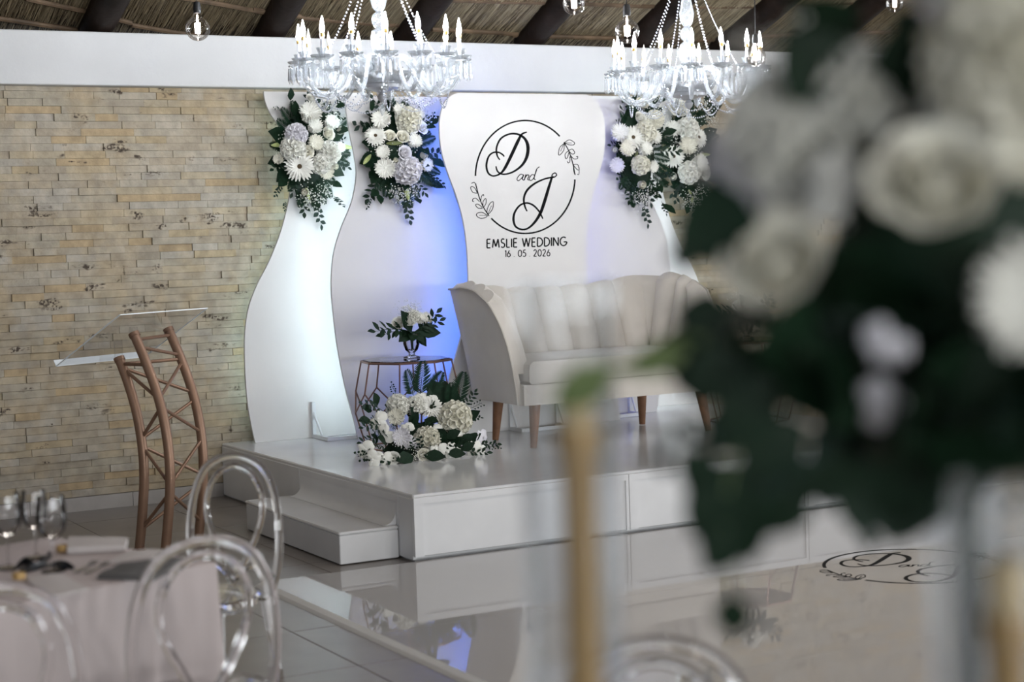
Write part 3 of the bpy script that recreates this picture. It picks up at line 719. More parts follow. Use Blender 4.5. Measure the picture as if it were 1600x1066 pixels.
def mk_gyp(seed, n=70):   # baby's breath, unit radius
    g = random.Random(seed); mb = MB()
    for i in range(n):
        p_ = Vector((g.gauss(0, 0.42), g.gauss(0, 0.42), g.gauss(0.25, 0.25))); mb.octa(p_, g.uniform(0.045, 0.07))
    return mb
def mk_gypstems(seed, n=16):
    g = random.Random(seed); mb = MB()
    for i in range(n):
        p_ = Vector((g.gauss(0, 0.42), g.gauss(0, 0.42), g.gauss(0.2, 0.2))); mb.tube([(0, 0, -0.7), p_ * 0.5 + Vector((0, 0, -.1)), p_], 0.008, 3)
    return mb
def mk_berry(seed):
    g = random.Random(seed); mb = MB(); mb.tube([(0, 0, 0), (0.03, 0.5, 0.03), (0, 1, 0)], 0.010, 4)
    for i in range(9):
        v = 0.35 + 0.65 * i / 8; s_ = (-1) ** i; e_ = Vector((s_ * 0.14, v + 0.06, g.uniform(-.06, .06)))
        mb.tube([(0.02, v - 0.05, 0.02), e_], 0.006, 3); mb.lathe([(0.005, -.05), (0.035, -.03), (0.042, 0.0), (0.03, .035), (0.005, .05)], 6, e_)
    return mb
VAR = {'mum': [mk_mum(s) for s in (1, 2)], 'gerbera': [mk_gerbera(s) for s in (3, 4)], 'rose': [mk_rose(5), mk_rose(6, 0.6)],
       'carn': [mk_carn(s) for s in (8, 9)], 'orchid': [mk_orchid(s) for s in (10, 11)], 'rosebud': [mk_rose(12, -0.6)]}
NAMES = {'mum': 'chrysanthemum', 'gerbera': 'gerbera', 'rose': 'rose', 'carn': 'carnation', 'orchid': 'orchid', 'rosebud': 'rose_bud'}
for k, l_ in VAR.items():
    for pm in ('petal', 'petal_warm', 'petal_cool'): FK[k, pm] = [m_.mesh(NAMES[k], pm) for m_ in l_]
FK['heart'] = MB().lathe([(0.01, 0.02), (0.17, 0.05), (0.15, 0.11), (0.01, 0.14)], 12).mesh('flower_heart', 'heart')
FK['bud'] = mk_bud().mesh('lily_bud', 'bud')
FK['fern'] = [mk_fern(s).mesh('fern_frond', 'fern') for s in (1, 2)]
FK['sprig'] = [mk_sprig(s).mesh('leaf_sprig', 'leaf') for s in (1, 2)]
FK['euca'] = [mk_sprig(s, 8, 0.24, 0.085).mesh('round_leaf_sprig', 'euca') for s in (3, 4)]
FK['leaf'] = mk_leaf().mesh('leaf', 'leaf')
FK['young'] = mk_leaf().mesh('pale_leaf', 'young')
FK['gyp'] = [mk_gyp(s).mesh('baby_breath', 'petal', False) for s in (1, 2)]
FK['gypstem'] = mk_gypstems(3).mesh('flower_stalks', 'stem', False)
FK['berry'] = [mk_berry(s).mesh('berry_sprig', 'leaf') for s in (1, 2)]

def aim(n, spin=0.0, up_=None):
    # rotation taking +Z to n (spin about n)
    n = Vector(n).normalized(); q = n.to_track_quat('Z', 'Y'); return q.to_matrix().to_4x4() @ Matrix.Rotation(spin, 4, 'Z')
def aimY(d, face):
    # rotation taking +Y to d with +Z towards face
    d = Vector(d).normalized(); f_ = Vector(face); x = d.cross(f_)
    if x.length < 1e-4: x = d.orthogonal()
    x.normalize(); z = x.cross(d)
    return Matrix(((x.x, d.x, z.x, 0), (x.y, d.y, z.y, 0), (x.z, d.z, z.z, 0), (0, 0, 0, 1)))
def bloom(kind, parent, p_, n, r, g, pm='petal'):
    if kind == 'lily':
        return link('lily_bud', FK['bud'], parent, Matrix.Translation(p_) @ aim(n) @ Matrix.Diagonal((r, r, r, 1)))
    ms = FK[kind, pm]; r = r * (1.22 if kind == 'mum' else 1.0); mw = Matrix.Translation(p_) @ aim(n, g.uniform(0, 6.28)) @ Matrix.Diagonal((r, r, r, 1))
    o = link(NAMES[kind], g.choice(ms), parent, mw)
    if kind == 'gerbera':
        h = bpy.data.objects.new('flower_heart', FK['heart']); COL.objects.link(h); h.parent = o
    return o
def frond(key, parent, p_, d, face, L, g, wide=1.0):
    me = FK[key]; me = g.choice(me) if isinstance(me, list) else me
    nm = {'fern': 'fern_frond', 'sprig': 'leaf_sprig', 'euca': 'round_leaf_sprig', 'leaf': 'leaf', 'young': 'pale_leaf', 'berry': 'berry_sprig'}[key]
    return link(nm, me, parent, Matrix.Translation(p_) @ aimY(d, face) @ Matrix.Diagonal((L * wide, L, L, 1)))
def gyp(parent, p_, n, r, g):
    o = link('baby_breath', g.choice(FK['gyp']), parent, Matrix.Translation(p_) @ aim(n, g.uniform(0, 6)) @ Matrix.Diagonal((r, r, r, 1))); o['kind'] = 'stuff'
    h = bpy.data.objects.new('flower_stalks', FK['gypstem']); COL.objects.link(h); h.parent = o; h['kind'] = 'stuff'

def mound(c, u, v, n, ru, rv, h, seed):
    # lumpy dome: c base centre, u/v half axes, n outward
    g = random.Random(seed); rows = []
    for i in range(9):
        t = i / 8 * PI / 2; row = []
        for j in range(22):
            a = 2 * PI * j / 22; k = g.uniform(0.9, 1.08) if i < 8 else 1
            row.append(c + u * (ru * math.cos(t) * math.cos(a) * k) + v * (rv * math.cos(t) * math.sin(a) * k) + n * (h * math.sin(t) * k))
        rows.append(row)
    mb = MB(); mb.grid(rows, cv=True); return mb
# ------------------------------------------------------------------ bouquets fixed on the screens
def screen_bouquet(label, yface, ox, oy, sc, blooms, lilies, box, seed, side=0):
    g = random.Random(seed); x0, y0, x1, y1 = box; cx, cy = (x0 + x1) / 2, (y0 + y1) / 2; hw, hh = (x1 - x0) / 2, (y1 - y0) / 2
    e = empty('screen_bouquet', onY(cx, cy, yface), label, 'bouquet', 'white bouquets on the screens')
    mpp = (onY(cx + 1, cy, yface) - onY(cx, cy, yface)).length * 1.08
    core = onY(cx, cy, yface - 0.05)
    mound(Vector((core.x, yface - 0.001, core.z)), Vector((1, 0, 0)), Vector((0, 0, 1)), Vector((0, -1, 0)), hw * mpp * 0.62, hh * mpp * 0.66, 0.085, seed).build('moss_core', 'leaf', e)
    for (kind, a, b_, r, *pm) in blooms:
        px, py = ox + sc * a, oy + sc * b_; u, v = (px - cx) / hw, (py - cy) / hh
        dep = 0.06 + 0.11 * max(0, 1 - u * u - v * v * 0.8) + g.uniform(0, 0.03)
        p_ = onY(px, py, yface - dep)
        n = Vector((u * 0.65 + g.uniform(-.15, .15) - 0.12, -1, -v * 0.6 + 0.15 + g.uniform(-.15, .15)))
        bloom(kind, e, p_, n, r * sc * mpp * 1.22, g, pm[0] if pm else g.choice(('petal', 'petal', 'petal_warm')))
    for (a, b_, dx, dy, L) in lilies:
        px, py = ox + sc * a, oy + sc * b_; u = (px - cx) / hw
        bloom('lily', e, onY(px, py, yface - 0.10), Vector((dx, -0.35, dy)), L, g)
    # greenery: ferns and leaf sprigs fan out from behind the flowers
    N = 34
    for i in range(N):
        a = 2 * PI * i / N + g.uniform(-.12, .12); u, v = math.cos(a), math.sin(a)
        k = g.uniform(0.38, 0.55); L = g.uniform(0.13, 0.19)
        p_ = Vector((core.x + u * hw * mpp * k, yface - g.uniform(0.03, 0.07), core.z + v * hh * mpp * k * 1.05))
        d = Vector((u * 0.9, -g.uniform(0.1, 0.5), v)); key = g.choice(('fern', 'fern', 'fern', 'sprig', 'euca', 'leaf'))
        if side and u * side < -0.5: L *= 0.75
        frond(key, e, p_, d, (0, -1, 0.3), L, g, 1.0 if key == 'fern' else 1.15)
    for i in range(34):
        u, v = g.uniform(-.75, .75), g.uniform(-.8, .8)
        p_ = Vector((core.x + u * hw * mpp, yface - g.uniform(0.04, 0.10), core.z + v * hh * mpp))
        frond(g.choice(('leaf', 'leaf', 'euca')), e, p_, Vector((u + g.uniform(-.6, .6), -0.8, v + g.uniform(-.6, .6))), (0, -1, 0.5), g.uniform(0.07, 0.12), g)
    for (u, v) in ((-0.15, -0.66), (0.22, -0.62), (0.0, -0.75), (-0.6, 0.15), (0.35, 0.72), (0.62, 0.5), (0.05, 0.05)):
        gyp(e, Vector((core.x + u * hw * mpp, yface - 0.09, core.z + v * hh * mpp)), (u * .5, -1, v * .4), 0.085, g)
    frond('euca', e, Vector((core.x + 0.04, yface - 0.05, core.z - hh * mpp * 0.72)), (0.18, -0.2, -1), (0, -1, 0), 0.17, g)
    return e
Z1 = 0.18762
W, Y_, L_ = 'petal_warm', 'petal_warm', 'petal_cool'
screen_bouquet('white bouquet on the outermost screen by the bare stone wall', Y1, 400, 140, Z1,
    [('mum', 440, 225, 88), ('carn', 335, 375, 68, L_), ('mum', 475, 320, 62), ('rose', 600, 368, 50), ('mum', 612, 290, 62), ('mum', 480, 448, 62, W), ('carn', 310, 490, 76),
     ('rose', 428, 522, 42, W), ('carn', 600, 530, 75), ('gerbera', 362, 640, 92), ('carn', 540, 620, 60), ('mum', 570, 685, 60), ('rosebud', 660, 640, 34, W),
     ('rosebud', 705, 345, 42, W), ('rosebud', 405, 850, 38, W), ('mum', 195, 580, 42), ('rose', 460, 72, 38), ('mum', 680, 490, 45)],
    [(180, 460, -1, -0.1, 0.055), (745, 476, 1, -0.2, 0.055), (430, 870, 0.1, -1, 0.045)], (425, 152, 540, 325), 21)
screen_bouquet('white bouquet on the blue-lit screen above the wire side table', Y2, 400, 140, Z1,
    [('mum', 1045, 268, 72), ('gerbera', 995, 385, 64), ('rose', 1112, 385, 42, W), ('rose', 1220, 395, 47, W), ('carn', 1270, 255, 80), ('rose', 1382, 320, 44), ('mum', 1305, 440, 56),
     ('mum', 1190, 190, 52), ('mum', 1055, 525, 52), ('rose', 1235, 530, 52, L_), ('mum', 1070, 650, 76), ('carn', 1260, 672, 84, L_), ('rosebud', 1400, 545, 40, W), ('mum', 1400, 630, 52),
     ('rosebud', 1162, 590, 28, W), ('mum', 1345, 225, 45)],
    [(1155, 445, 1, 0.05, 0.055), (925, 582, -0.6, -0.5, 0.055), (1252, 850, 0.1, -1, 0.065)], (560, 158, 684, 315), 22)
Z2 = 0.197
screen_bouquet('white bouquet tucked beside the lettered screen, over the sofa', Y2, 930, 130, Z2,
    [('mum', 190, 415, 62), ('gerbera', 300, 430, 64), ('carn', 395, 385, 60, W), ('mum', 445, 440, 52), ('mum', 250, 525, 54), ('mum', 375, 530, 50), ('rose', 358, 275, 40), ('rose', 375, 160, 38),
     ('carn', 360, 650, 50), ('mum', 175, 650, 50, L_), ('rosebud', 155, 530, 30), ('carn', 470, 290, 50), ('rosebud', 370, 805, 38, W), ('mum', 440, 660, 40)],
    [(360, 132, 0.7, 0.6, 0.05), (325, 570, 0.3, 0.9, 0.035)], (953, 152, 1040, 318), 23, 1)
screen_bouquet('white bouquet on the outermost screen beside the blurred flowers', Y1, 930, 130, Z2,
    [('rose', 660, 205, 56), ('mum', 600, 385, 56), ('carn', 730, 365, 60), ('gerbera', 820, 430, 56), ('rose', 755, 455, 46, W), ('mum', 715, 510, 60, W), ('gerbera', 622, 580, 58),
     ('mum', 800, 640, 60), ('carn', 745, 710, 58), ('rosebud', 615, 740, 36), ('rose', 870, 710, 42), ('rosebud', 690, 310, 30, W), ('mum', 560, 600, 45)],
    [(585, 530, 0.6, -0.6, 0.055), (860, 570, 1, 0.05, 0.055), (760, 900, 0.1, -1, 0.055)], (1036, 162, 1116, 318), 24)

# ------------------------------------------------------------------ bouquet lying on the stage
g = random.Random(31)
ZB = 0.2815
fb_ = empty('floor_bouquet', (4.55, -1.45, SZ), 'large white bouquet lying on the stage below the wire side table', 'bouquet')
mound(Vector((4.55, -1.34, SZ + 0.001)), Vector((0.9, -0.1, 0)), Vector((0.1, 0.9, 0)), Vector((0, 0, 1)), 0.27, 0.13, 0.19, 5).build('moss_core', 'leaf', fb_)
def fpos(a, b_):
    py = 440 + ZB * b_; yy = interp(py, (600, 655, 700, 725), (-1.30, -1.42, -1.56, -1.68)); return onY(530 + ZB * a, py, yy)
mppf = 0.0037
for kind, a, b_, r, pm in [('mum', 320, 760, 54, 'petal_warm'), ('gerbera', 510, 700, 62, 'petal'), ('carn', 640, 762, 88, 'petal_warm'), ('carn', 488, 880, 66, 'petal_warm'), ('carn', 325, 690, 58, 'petal'),
                           ('mum', 345, 862, 58, 'petal_cool'), ('carn', 415, 690, 48, 'petal'), ('rose', 300, 980, 34, 'petal'), ('rose', 470, 962, 34, 'petal_warm'), ('orchid', 215, 765, 52, 'petal'), ('orchid', 262, 842, 50, 'petal'),
                           ('orchid', 460, 645, 44, 'petal'), ('orchid', 505, 640, 40, 'petal'), ('orchid', 405, 898, 44, 'petal_cool'), ('orchid', 535, 960, 44, 'petal'), ('orchid', 600, 968, 50, 'petal'), ('orchid', 645, 935, 44, 'petal'),
                           ('orchid', 740, 930, 42, 'petal'), ('orchid', 785, 948, 46, 'petal'), ('orchid', 800, 868, 48, 'petal_cool'), ('orchid', 150, 935, 46, 'petal'), ('orchid', 185, 985, 44, 'petal'), ('orchid', 245, 975, 44, 'petal'),
                           ('orchid', 678, 860, 40, 'petal'), ('orchid', 560, 832, 44, 'petal'), ('orchid', 700, 730, 36, 'petal'), ('orchid', 380, 820, 40, 'petal')]:
    p_ = fpos(a, b_); p_.z = max(p_.z, SZ + r * ZB * mppf * 0.75)
    u = (a - 460) / 420; n = Vector((u * 0.8 + g.uniform(-.2, .2) - 0.2, -1, 0.35 + 0.5 * (820 - b_) / 200 + g.uniform(-.15, .15)))
    bloom(kind, fb_, p_, n, r * ZB * mppf * 1.2, g, pm)
for a, b_, dx, dz, L, key in [(455, 640, 0.02, 1, 0.23, 'fern'), (420, 640, -0.3, 0.9, 0.19, 'fern'), (500, 640, 0.4, 0.8, 0.18, 'fern'), (660, 690, 0.15, 1, 0.22, 'fern'), (620, 690, 0.0, 1, 0.15, 'fern'), (690, 700, 0.6, 0.8, 0.12, 'sprig'),
                              (330, 650, -0.5, 0.8, 0.11, 'berry'), (250, 720, -1, 0.5, 0.15, 'euca'), (260, 800, -1, 0.1, 0.15, 'sprig'), (240, 870, -1, -0.1, 0.14, 'sprig'), (230, 955, -1, -0.12, 0.17, 'berry'), (230, 965, -1, -0.25, 0.13, 'berry'),
                              (700, 720, 0.8, 0.35, 0.12, 'berry'), (800, 920, 1, -0.1, 0.11, 'berry'), (780, 900, 1, 0.0, 0.12, 'sprig'), (420, 985, -0.8, -0.2, 0.14, 'leaf'), (480, 990, 0.4, -0.1, 0.13, 'leaf'), (380, 970, -0.9, -0.1, 0.16, 'sprig'),
                              (610, 990, 0.6, -0.12, 0.11, 'leaf'), (700, 960, 0.7, -0.05, 0.14, 'sprig'), (220, 690, -0.3, 0.9, 0.09, 'leaf'), (190, 720, -0.8, 0.4, 0.09, 'leaf'), (180, 770, -1, 0.1, 0.09, 'leaf'), (400, 800, 0.2, 0.5, 0.10, 'leaf'),
                              (480, 770, 0.2, -0.5, 0.10, 'leaf'), (430, 760, -0.3, 0.5, 0.10, 'leaf'), (600, 870, 0.5, 0.3, 0.10, 'leaf'), (680, 900, 0.5, 0.4, 0.10, 'leaf'), (560, 900, 0.1, 0.5, 0.10, 'leaf')]:
    p_ = fpos(a, b_) + Vector((0, 0.02, 0)); p_.z = max(p_.z, SZ + 0.03)
    if dz < 0: dz = 0.0
    frond(key, fb_, p_, Vector((dx, -0.35, dz)), (0, -1, 0.6), L, g, 1.1)
for (dx, dz, tilt, L) in ((-0.25, 1, 0.0, 0.20), (0.15, 1, 0.1, 0.19), (0.5, 0.8, 0.0, 0.18)):
    frond('leaf', fb_, fpos(590, 700) + Vector((0, 0.05, -0.03)), Vector((dx, -0.1, dz)), (0, -1, 0.2), L, g, 1.7)
for i in range(75):
    a, b_ = g.uniform(220, 760), g.uniform(690, 980); p_ = fpos(a, b_) + Vector((0, 0.05, -0.01)); p_.z = max(p_.z, SZ + 0.03)
    frond(g.choice(('leaf', 'leaf', 'sprig', 'euca')), fb_, p_, Vector(((a - 470) / 250 + g.uniform(-.4, .4), -0.5, 0.3 + g.uniform(-.2, .5))), (0, -1, 0.8), g.uniform(0.06, 0.12), g, 1.1)
for a, b_ in ((430, 1000), (520, 985), (340, 930)): gyp(fb_, fpos(a, b_ - 40), (0, -1, 0.4), 0.06, g)

# ------------------------------------------------------------------ wire side tables with vases
def side_table(loc, label, rz):
    e = empty('wire_side_table', (0, 0, 0), label, 'table', 'wire side tables'); m_ = 0.006
    T = [Vector((0.285 * math.cos(a), 0.285 * math.sin(a), 0.545)) for a in [PI / 4 * i for i in range(8)]]
    MB().tube(T, 0.0075, 6, closed=True).build('top_ring', 'rosegold', e)
    MB().lathe([(0.27, 0.546), (0.275, 0.549), (0.275, 0.553), (0.27, 0.556)], 8).build('glass_top', 'glass', e, False)
    for i in range(8):
        a = PI / 4 * i; A = Vector((0.325 * math.cos(a), 0.325 * math.sin(a), 0.36))
        MB().tube([T[i], A], 0.0052, 5).build('wire', 'rosegold', e)
        for s_ in (-1, 1):
            b_ = a + s_ * PI / 8; B = Vector((0.335 * math.cos(b_), 0.335 * math.sin(b_), 0.235)); MB().tube([A, B], 0.0052, 5).build('wire', 'rosegold', e)
        b_ = a + PI / 8; B = Vector((0.335 * math.cos(b_), 0.335 * math.sin(b_), 0.235)); C_ = Vector((0.27 * math.cos(b_), 0.27 * math.sin(b_), 0.008))
        MB().tube([B, C_], 0.0052, 5).build('wire', 'rosegold', e)
    MB().tube([(0.27 * math.cos(PI / 8 + PI / 4 * i), 0.27 * math.sin(PI / 8 + PI / 4 * i), 0.008) for i in range(8)], 0.0062, 6, closed=True).build('base_ring', 'rosegold', e)
    place(e, loc, rz); return e
def vase(loc, label, seed):
    g = random.Random(seed); e = empty('flower_vase', loc, label, 'vase', 'vases of white flowers'); o = Vector(loc)
    mb = MB(); mb.lathe([(0.050, 0.0), (0.054, 0.004), (0.050, 0.012), (0.020, 0.022), (0.018, 0.034), (0.040, 0.055), (0.052, 0.09), (0.055, 0.13), (0.062, 0.155), (0.058, 0.156), (0.050, 0.13), (0.047, 0.09), (0.036, 0.06), (0.004, 0.048)], 20, o, False)
    mb.build('vase_body', 'glass', e)
    for i in range(9):
        a = g.uniform(0, 6.28); r = g.uniform(0.0, 0.03)
        MB().tube([o + Vector((r * 0.4, 0, 0.055)), o + Vector((r * math.cos(a), r * math.sin(a), 0.17))], 0.004, 4).build('stem', 'leaf', e)
    for kind, dx, dz, r in (('mum', 0.09, 0.235, 0.055), ('mum', 0.045, 0.24, 0.05), ('rose', -0.085, 0.225, 0.05), ('rose', -0.03, 0.235, 0.048), ('carn', 0.0, 0.26, 0.045)):
        bloom(kind, e, o + Vector((dx, -0.03 + g.uniform(-.02, .03), dz)), (dx * 6, -0.8, 0.7), r, g)
    gyp(e, o + Vector((0.0, 0, 0.30)), (0, -0.2, 1), 0.085, g); gyp(e, o + Vector((-0.03, 0, 0.28)), (-0.2, -0.3, 1), 0.075, g)
    for dx, dz, L, key in ((-1, 0.16, 0.25, 'sprig'), (-0.9, 0.05, 0.20, 'sprig'), (-0.5, 0.9, 0.16, 'leaf'), (0.9, 0.45, 0.17, 'sprig'), (1, -0.05, 0.16, 'leaf'), (0.55, -0.75, 0.12, 'leaf'), (-0.7, -0.35, 0.12, 'leaf'), (0.2, -0.3, 0.10, 'leaf'), (-0.15, -0.2, 0.1, 'leaf'), (0.75, 0.7, 0.18, 'sprig'), (-0.3, 0.2, 0.12, 'leaf')):
        frond(key, e, o + Vector((0.02 * dx, -0.03, 0.17)), Vector((dx, -0.3, dz)), (0, -1, 0.6), L, g, 1.1)
    return e
TBL = onY(622, 690, -0.95); side_table((4.63, -0.98, SZ + 0.001), 'rose gold wire side table with glass top beside the sofa arm', 0.2)
vase((4.66, -1.0, SZ + 0.558), 'small glass vase of white flowers on the wire table by the blue-lit screen', 41)
side_table((7.02, -1.30, SZ + 0.001), 'rose gold wire side table hidden behind the dark foreground flowers', 0.5)
vase((7.02, -1.30, SZ + 0.558), 'small glass vase of white flowers on the hidden wire table', 42)

# ------------------------------------------------------------------ sofa
so = empty('channel_sofa', (5.83, -1.27, SZ), 'cream channel-backed sofa with flared sides on tapered wooden legs', 'sofa')
SX, SYB, SYF = 5.83, -0.925, -1.62
HWB = 0.70
# U-shaped plan line of the back: u in 0..1 from one front end to the other
def uline(u):
    plan = [(-HWB, -0.62), (-HWB, -0.30), (-HWB + 0.005, -0.06), (-HWB + 0.06, 0.01), (-0.30, 0.03), (0, 0.035), (0.30, 0.03), (HWB - 0.06, 0.01), (HWB - 0.005, -0.06), (HWB, -0.30), (HWB, -0.62)]
    return plan
USM = smoothpath([(a, b_, 0) for a, b_ in uline(0)], 8)
cum = [0.0]
for a, b_ in zip(USM[:-1], USM[1:]): cum.append(cum[-1] + (b_ - a).length)
def up_(u):
    t = u * cum[-1]; i = max(0, min(len(USM) - 2, int(np.searchsorted(cum, t)) - 1)); k = (t - cum[i]) / (cum[i + 1] - cum[i])
    p_ = USM[i].lerp(USM[i + 1], k); tg = (USM[i + 1] - USM[i]).normalized(); return p_, Vector((-tg.y, tg.x, 0))   # outward normal
def top_z(u): return interp(abs(u - 0.5) * 2, (0, 0.25, 0.5, 0.62, 0.8, 1.0), (1.265, 1.275, 1.315, 1.335, 1.31, 1.25))
ZB0 = 0.622
def shell(u, s_, off):
    # s_ 0 bottom .. 1 top; the back flares outward, the front edge slopes back
    p_, n = up_(u); z = ZB0 + (top_z(u) - ZB0) * s_
    fl = 0.02 + 0.10 * s_ ** 1.2
    e_ = abs(u - 0.5) * 2
    yb = 0.0
    if e_ > 0.72: yb = 0.17 * ((e_ - 0.72) / 0.28) * s_ ** 4.0
    return Vector((SX + p_.x + n.x * (fl + off), SYB + p_.y + n.y * (fl * 2.0 + off) + yb, z))
NU = 72
mb = MB(); P = [[shell(i / NU, j / 10, 0.0) for j in range(11)] for i in range(NU + 1)]; Q = [[shell(i / NU, j / 10, -0.03) for j in range(11)] for i in range(NU + 1)]
mb.grid(P); mb.grid([r_[::-1] for r_ in Q])
mb.grid([[P[i][10], Q[i][10]] for i in range(NU + 1)]); mb.grid([[Q[i][0], P[i][0]] for i in range(NU + 1)])
mb.grid([[Q[0][j], P[0][j]] for j in range(11)]); mb.grid([[P[NU][j], Q[NU][j]] for j in range(11)])
mb.build('outer_back', 'fabric_out', so)
NCH = 13
for c in range(NCH):
    u0, u1 = c / NCH, (c + 1) / NCH; P = []
    for i in range(9):
        k = i / 8; u = u0 + (u1 - u0) * k; bul = 0.045 + 0.075 * math.sin(PI * k) ** 0.55
        row = []
        for j in range(15):
            s_ = j / 14
            if s_ < 0.86: v = shell(u, 0.30 + 0.70 * (s_ / 0.86), -0.028 - bul * (1 - 0.25 * s_))
            else:
                a = (s_ - 0.86) / 0.14 * PI; rr = (bul * 0.75 + 0.028) / 2
                v = shell(u, 1.0, -rr - rr * math.cos(a)); v.z += (0.018 + 0.22 * bul) * math.sin(a)
            row.append(v)
        P.append(row)
    mc = MB(); mc.grid(P); 
    # closed ends
    for r_, fl in ((P[0], True), (P[-1], False)):
        bk = [shell(u0 if fl else u1, 0.30 + 0.70 * min(1, j / 14 / 0.86), -0.029) for j in range(15)]
        mc.grid([r_, bk] if fl else [bk, r_])
    mc.build('back_channel', 'fabric', so)
for e_ in (0, NU):
    pts = [shell(e_ / NU, j / 16, 0.004) for j in range(17)]; MB().tube(pts, 0.008, 6).build('piping', 'piping', so)
MB().tube([shell(i / NU, 1.0, 0.006) + Vector((0, 0, 0.002)) for i in range(NU + 1)], 0.008, 6).build('piping', 'piping', so)
def seat_poly(ins, front):
    L = [(SX + USM[i].x * (1 - ins), SYB + USM[i].y - ins * 0.6) for i in range(8, len(USM) - 8)]
    hw = abs(L[0][0] - SX)
    return [(SX - hw, front)] + L + [(SX + hw, front)]
mb = MB(); pl = seat_poly(-0.015, -1.60); mb.prism(pl, ZB0 - 0.004, 0.745, lambda u, v, d: (u, v, d)); mb.build('seat_rail', 'fabric', so)
mb = MB(); pl = seat_poly(0.03, -1.615); ring = []
cx_, cy_ = SX, -1.3
for sc_, z in ((0.97, 0.747), (1.0, 0.765), (1.0, 0.84), (0.985, 0.868), (0.94, 0.885), (0.6, 0.898)):
    ring.append([(cx_ + (a - cx_) * sc_, cy_ + (b_ - cy_) * sc_, z) for a, b_ in pl])
mb.grid(ring, cv=True); k = len(pl); mb.f.append(tuple(range((len(ring) - 1) * k, len(ring) * k))); mb.build('seat_cushion', 'fabric', so)
for lx, ly, sx_, sy_ in ((5.225, -1.075, -0.02, 0.02), (6.37, -0.99, 0.01, 0.02), (6.45, -1.56, 0.035, -0.03), (5.215, -1.56, -0.035, -0.03)):
    MB().tube([(lx + sx_, ly + sy_, SZ + 0.004), (lx, ly, ZB0 + 0.0)], [0.021, 0.037], 12).build('leg', 'leg_wood', so)

# ------------------------------------------------------------------ lectern
le = empty('truss_lectern', (2.86, -1.58, 0), 'curved copper truss lectern with a clear acrylic reading plate', 'lectern')
LN = Vector((-0.457, 0.889, 0))
def lean(z): return interp(z, (0, 0.1, 0.2, 0.3, 0.42, 0.55, 0.65, 0.76, 0.86, 0.96, 1.06, 1.13, 1.2), (0, -0.020, -0.036, -0.052, -0.065, -0.064, -0.052, -0.03, 0.0, 0.042, 0.09, 0.128, 0.166))
FEET = {'A': (Vector((2.712, -1.545, 0)), 1.055), 'B': (Vector((2.80, -1.725, 0)), 1.19), 'C': (Vector((3.08, -1.45, 0)), 1.19)}
def lp(k, z): return FEET[k][0] + LN * lean(z) + Vector((0, 0, z))
for k, (p_, zt) in FEET.items():
    pts = smoothpath([lp(k, z) for z in np.linspace(0.004, zt, 9)], 4); MB().tube(pts, 0.027, 14).build('main_tube', 'copper', le)
    MB().tube([lp(k, zt - 0.012), lp(k, zt + 0.006)], 0.031, 14).build('collar', 'copper', le)
    base_ = MB().lathe([(0.036, 0.0), (0.036, 0.012), (0.028, 0.016)], 14, p_); base_.build('foot_ring', 'copper', le)
for a, b_ in (('A', 'B'), ('B', 'C'), ('A', 'C')):
    zs = [0.10, 0.36, 0.60, 0.82, 1.03, 1.14]; zmax = min(FEET[a][1], FEET[b_][1]) - 0.03
    zs = [min(z, zmax) for z in zs]
    for i in range(5):
        s_, t_ = (a, b_) if (i + (a == 'A')) % 2 else (b_, a)
        if zs[i] == zs[i + 1]: continue
        MB().tube([lp(s_, zs[i] + 0.02), lp(t_, zs[i + 1] - 0.02)], 0.0095, 8).build('brace', 'copper', le)
    MB().tube([lp(a, zmax), lp(b_, zmax)], 0.0095, 8).build('brace', 'copper', le)
pc_ = Vector((2.769, -1.437, 1.15)) + Vector((0, 0, 0.055)); th = 3.616 - PI; ti = 0.503
pc_ = Vector((2.769, -1.437, 1.150))
U_ = Vector((math.cos(th), math.sin(th), 0)); V_ = Vector((0.457 * math.cos(ti), -0.889 * math.cos(ti), math.sin(ti))); N_ = U_.cross(V_)
if N_.z < 0: N_ = -N_
pc_ = pc_ + N_ * 0.02
wv, hv = 0.653, 0.58
pm_ = MB(); c4 = [pc_ + U_ * sx_ * wv / 2 + V_ * sy_ * hv / 2 for sx_, sy_ in ((-1, -1), (1, -1), (1, 1), (-1, 1))]
pm_.add([v - N_ * 0.003 for v in c4] + [v + N_ * 0.003 for v in c4], [(0, 3, 2, 1), (4, 5, 6, 7)]); plt = pm_.build('reading_plate', 'sheet', le, False)
ed = MB()
for i in range(4): ed.tube([c4[i], c4[(i + 1) % 4]], 0.0035, 4)
ed.build('plate_edge', 'sheet_edge', plt, False)
lip = MB(); a, b_ = c4[0], c4[1]; lip.add([a, b_, b_ + N_ * 0.035, a + N_ * 0.035], [(0, 1, 2, 3)]); lip.tube([a + N_ * 0.035, b_ + N_ * 0.035], 0.0025, 4); lip.tube([a, a + N_ * 0.035], 0.003, 4)
lip.build('plate_lip', 'sheet_edge', plt, False)
for k in 'ABC': # clear spacer posts between tube and plate
    top = lp(k, FEET[k][1] + 0.006); t_ = (pc_ - N_ * 0.003 - top).dot(N_) / N_.z
    if t_ > 0.004: MB().tube([top, top + Vector((0, 0, t_))], 0.024, 12).build('clear_spacer', 'sheet', le)

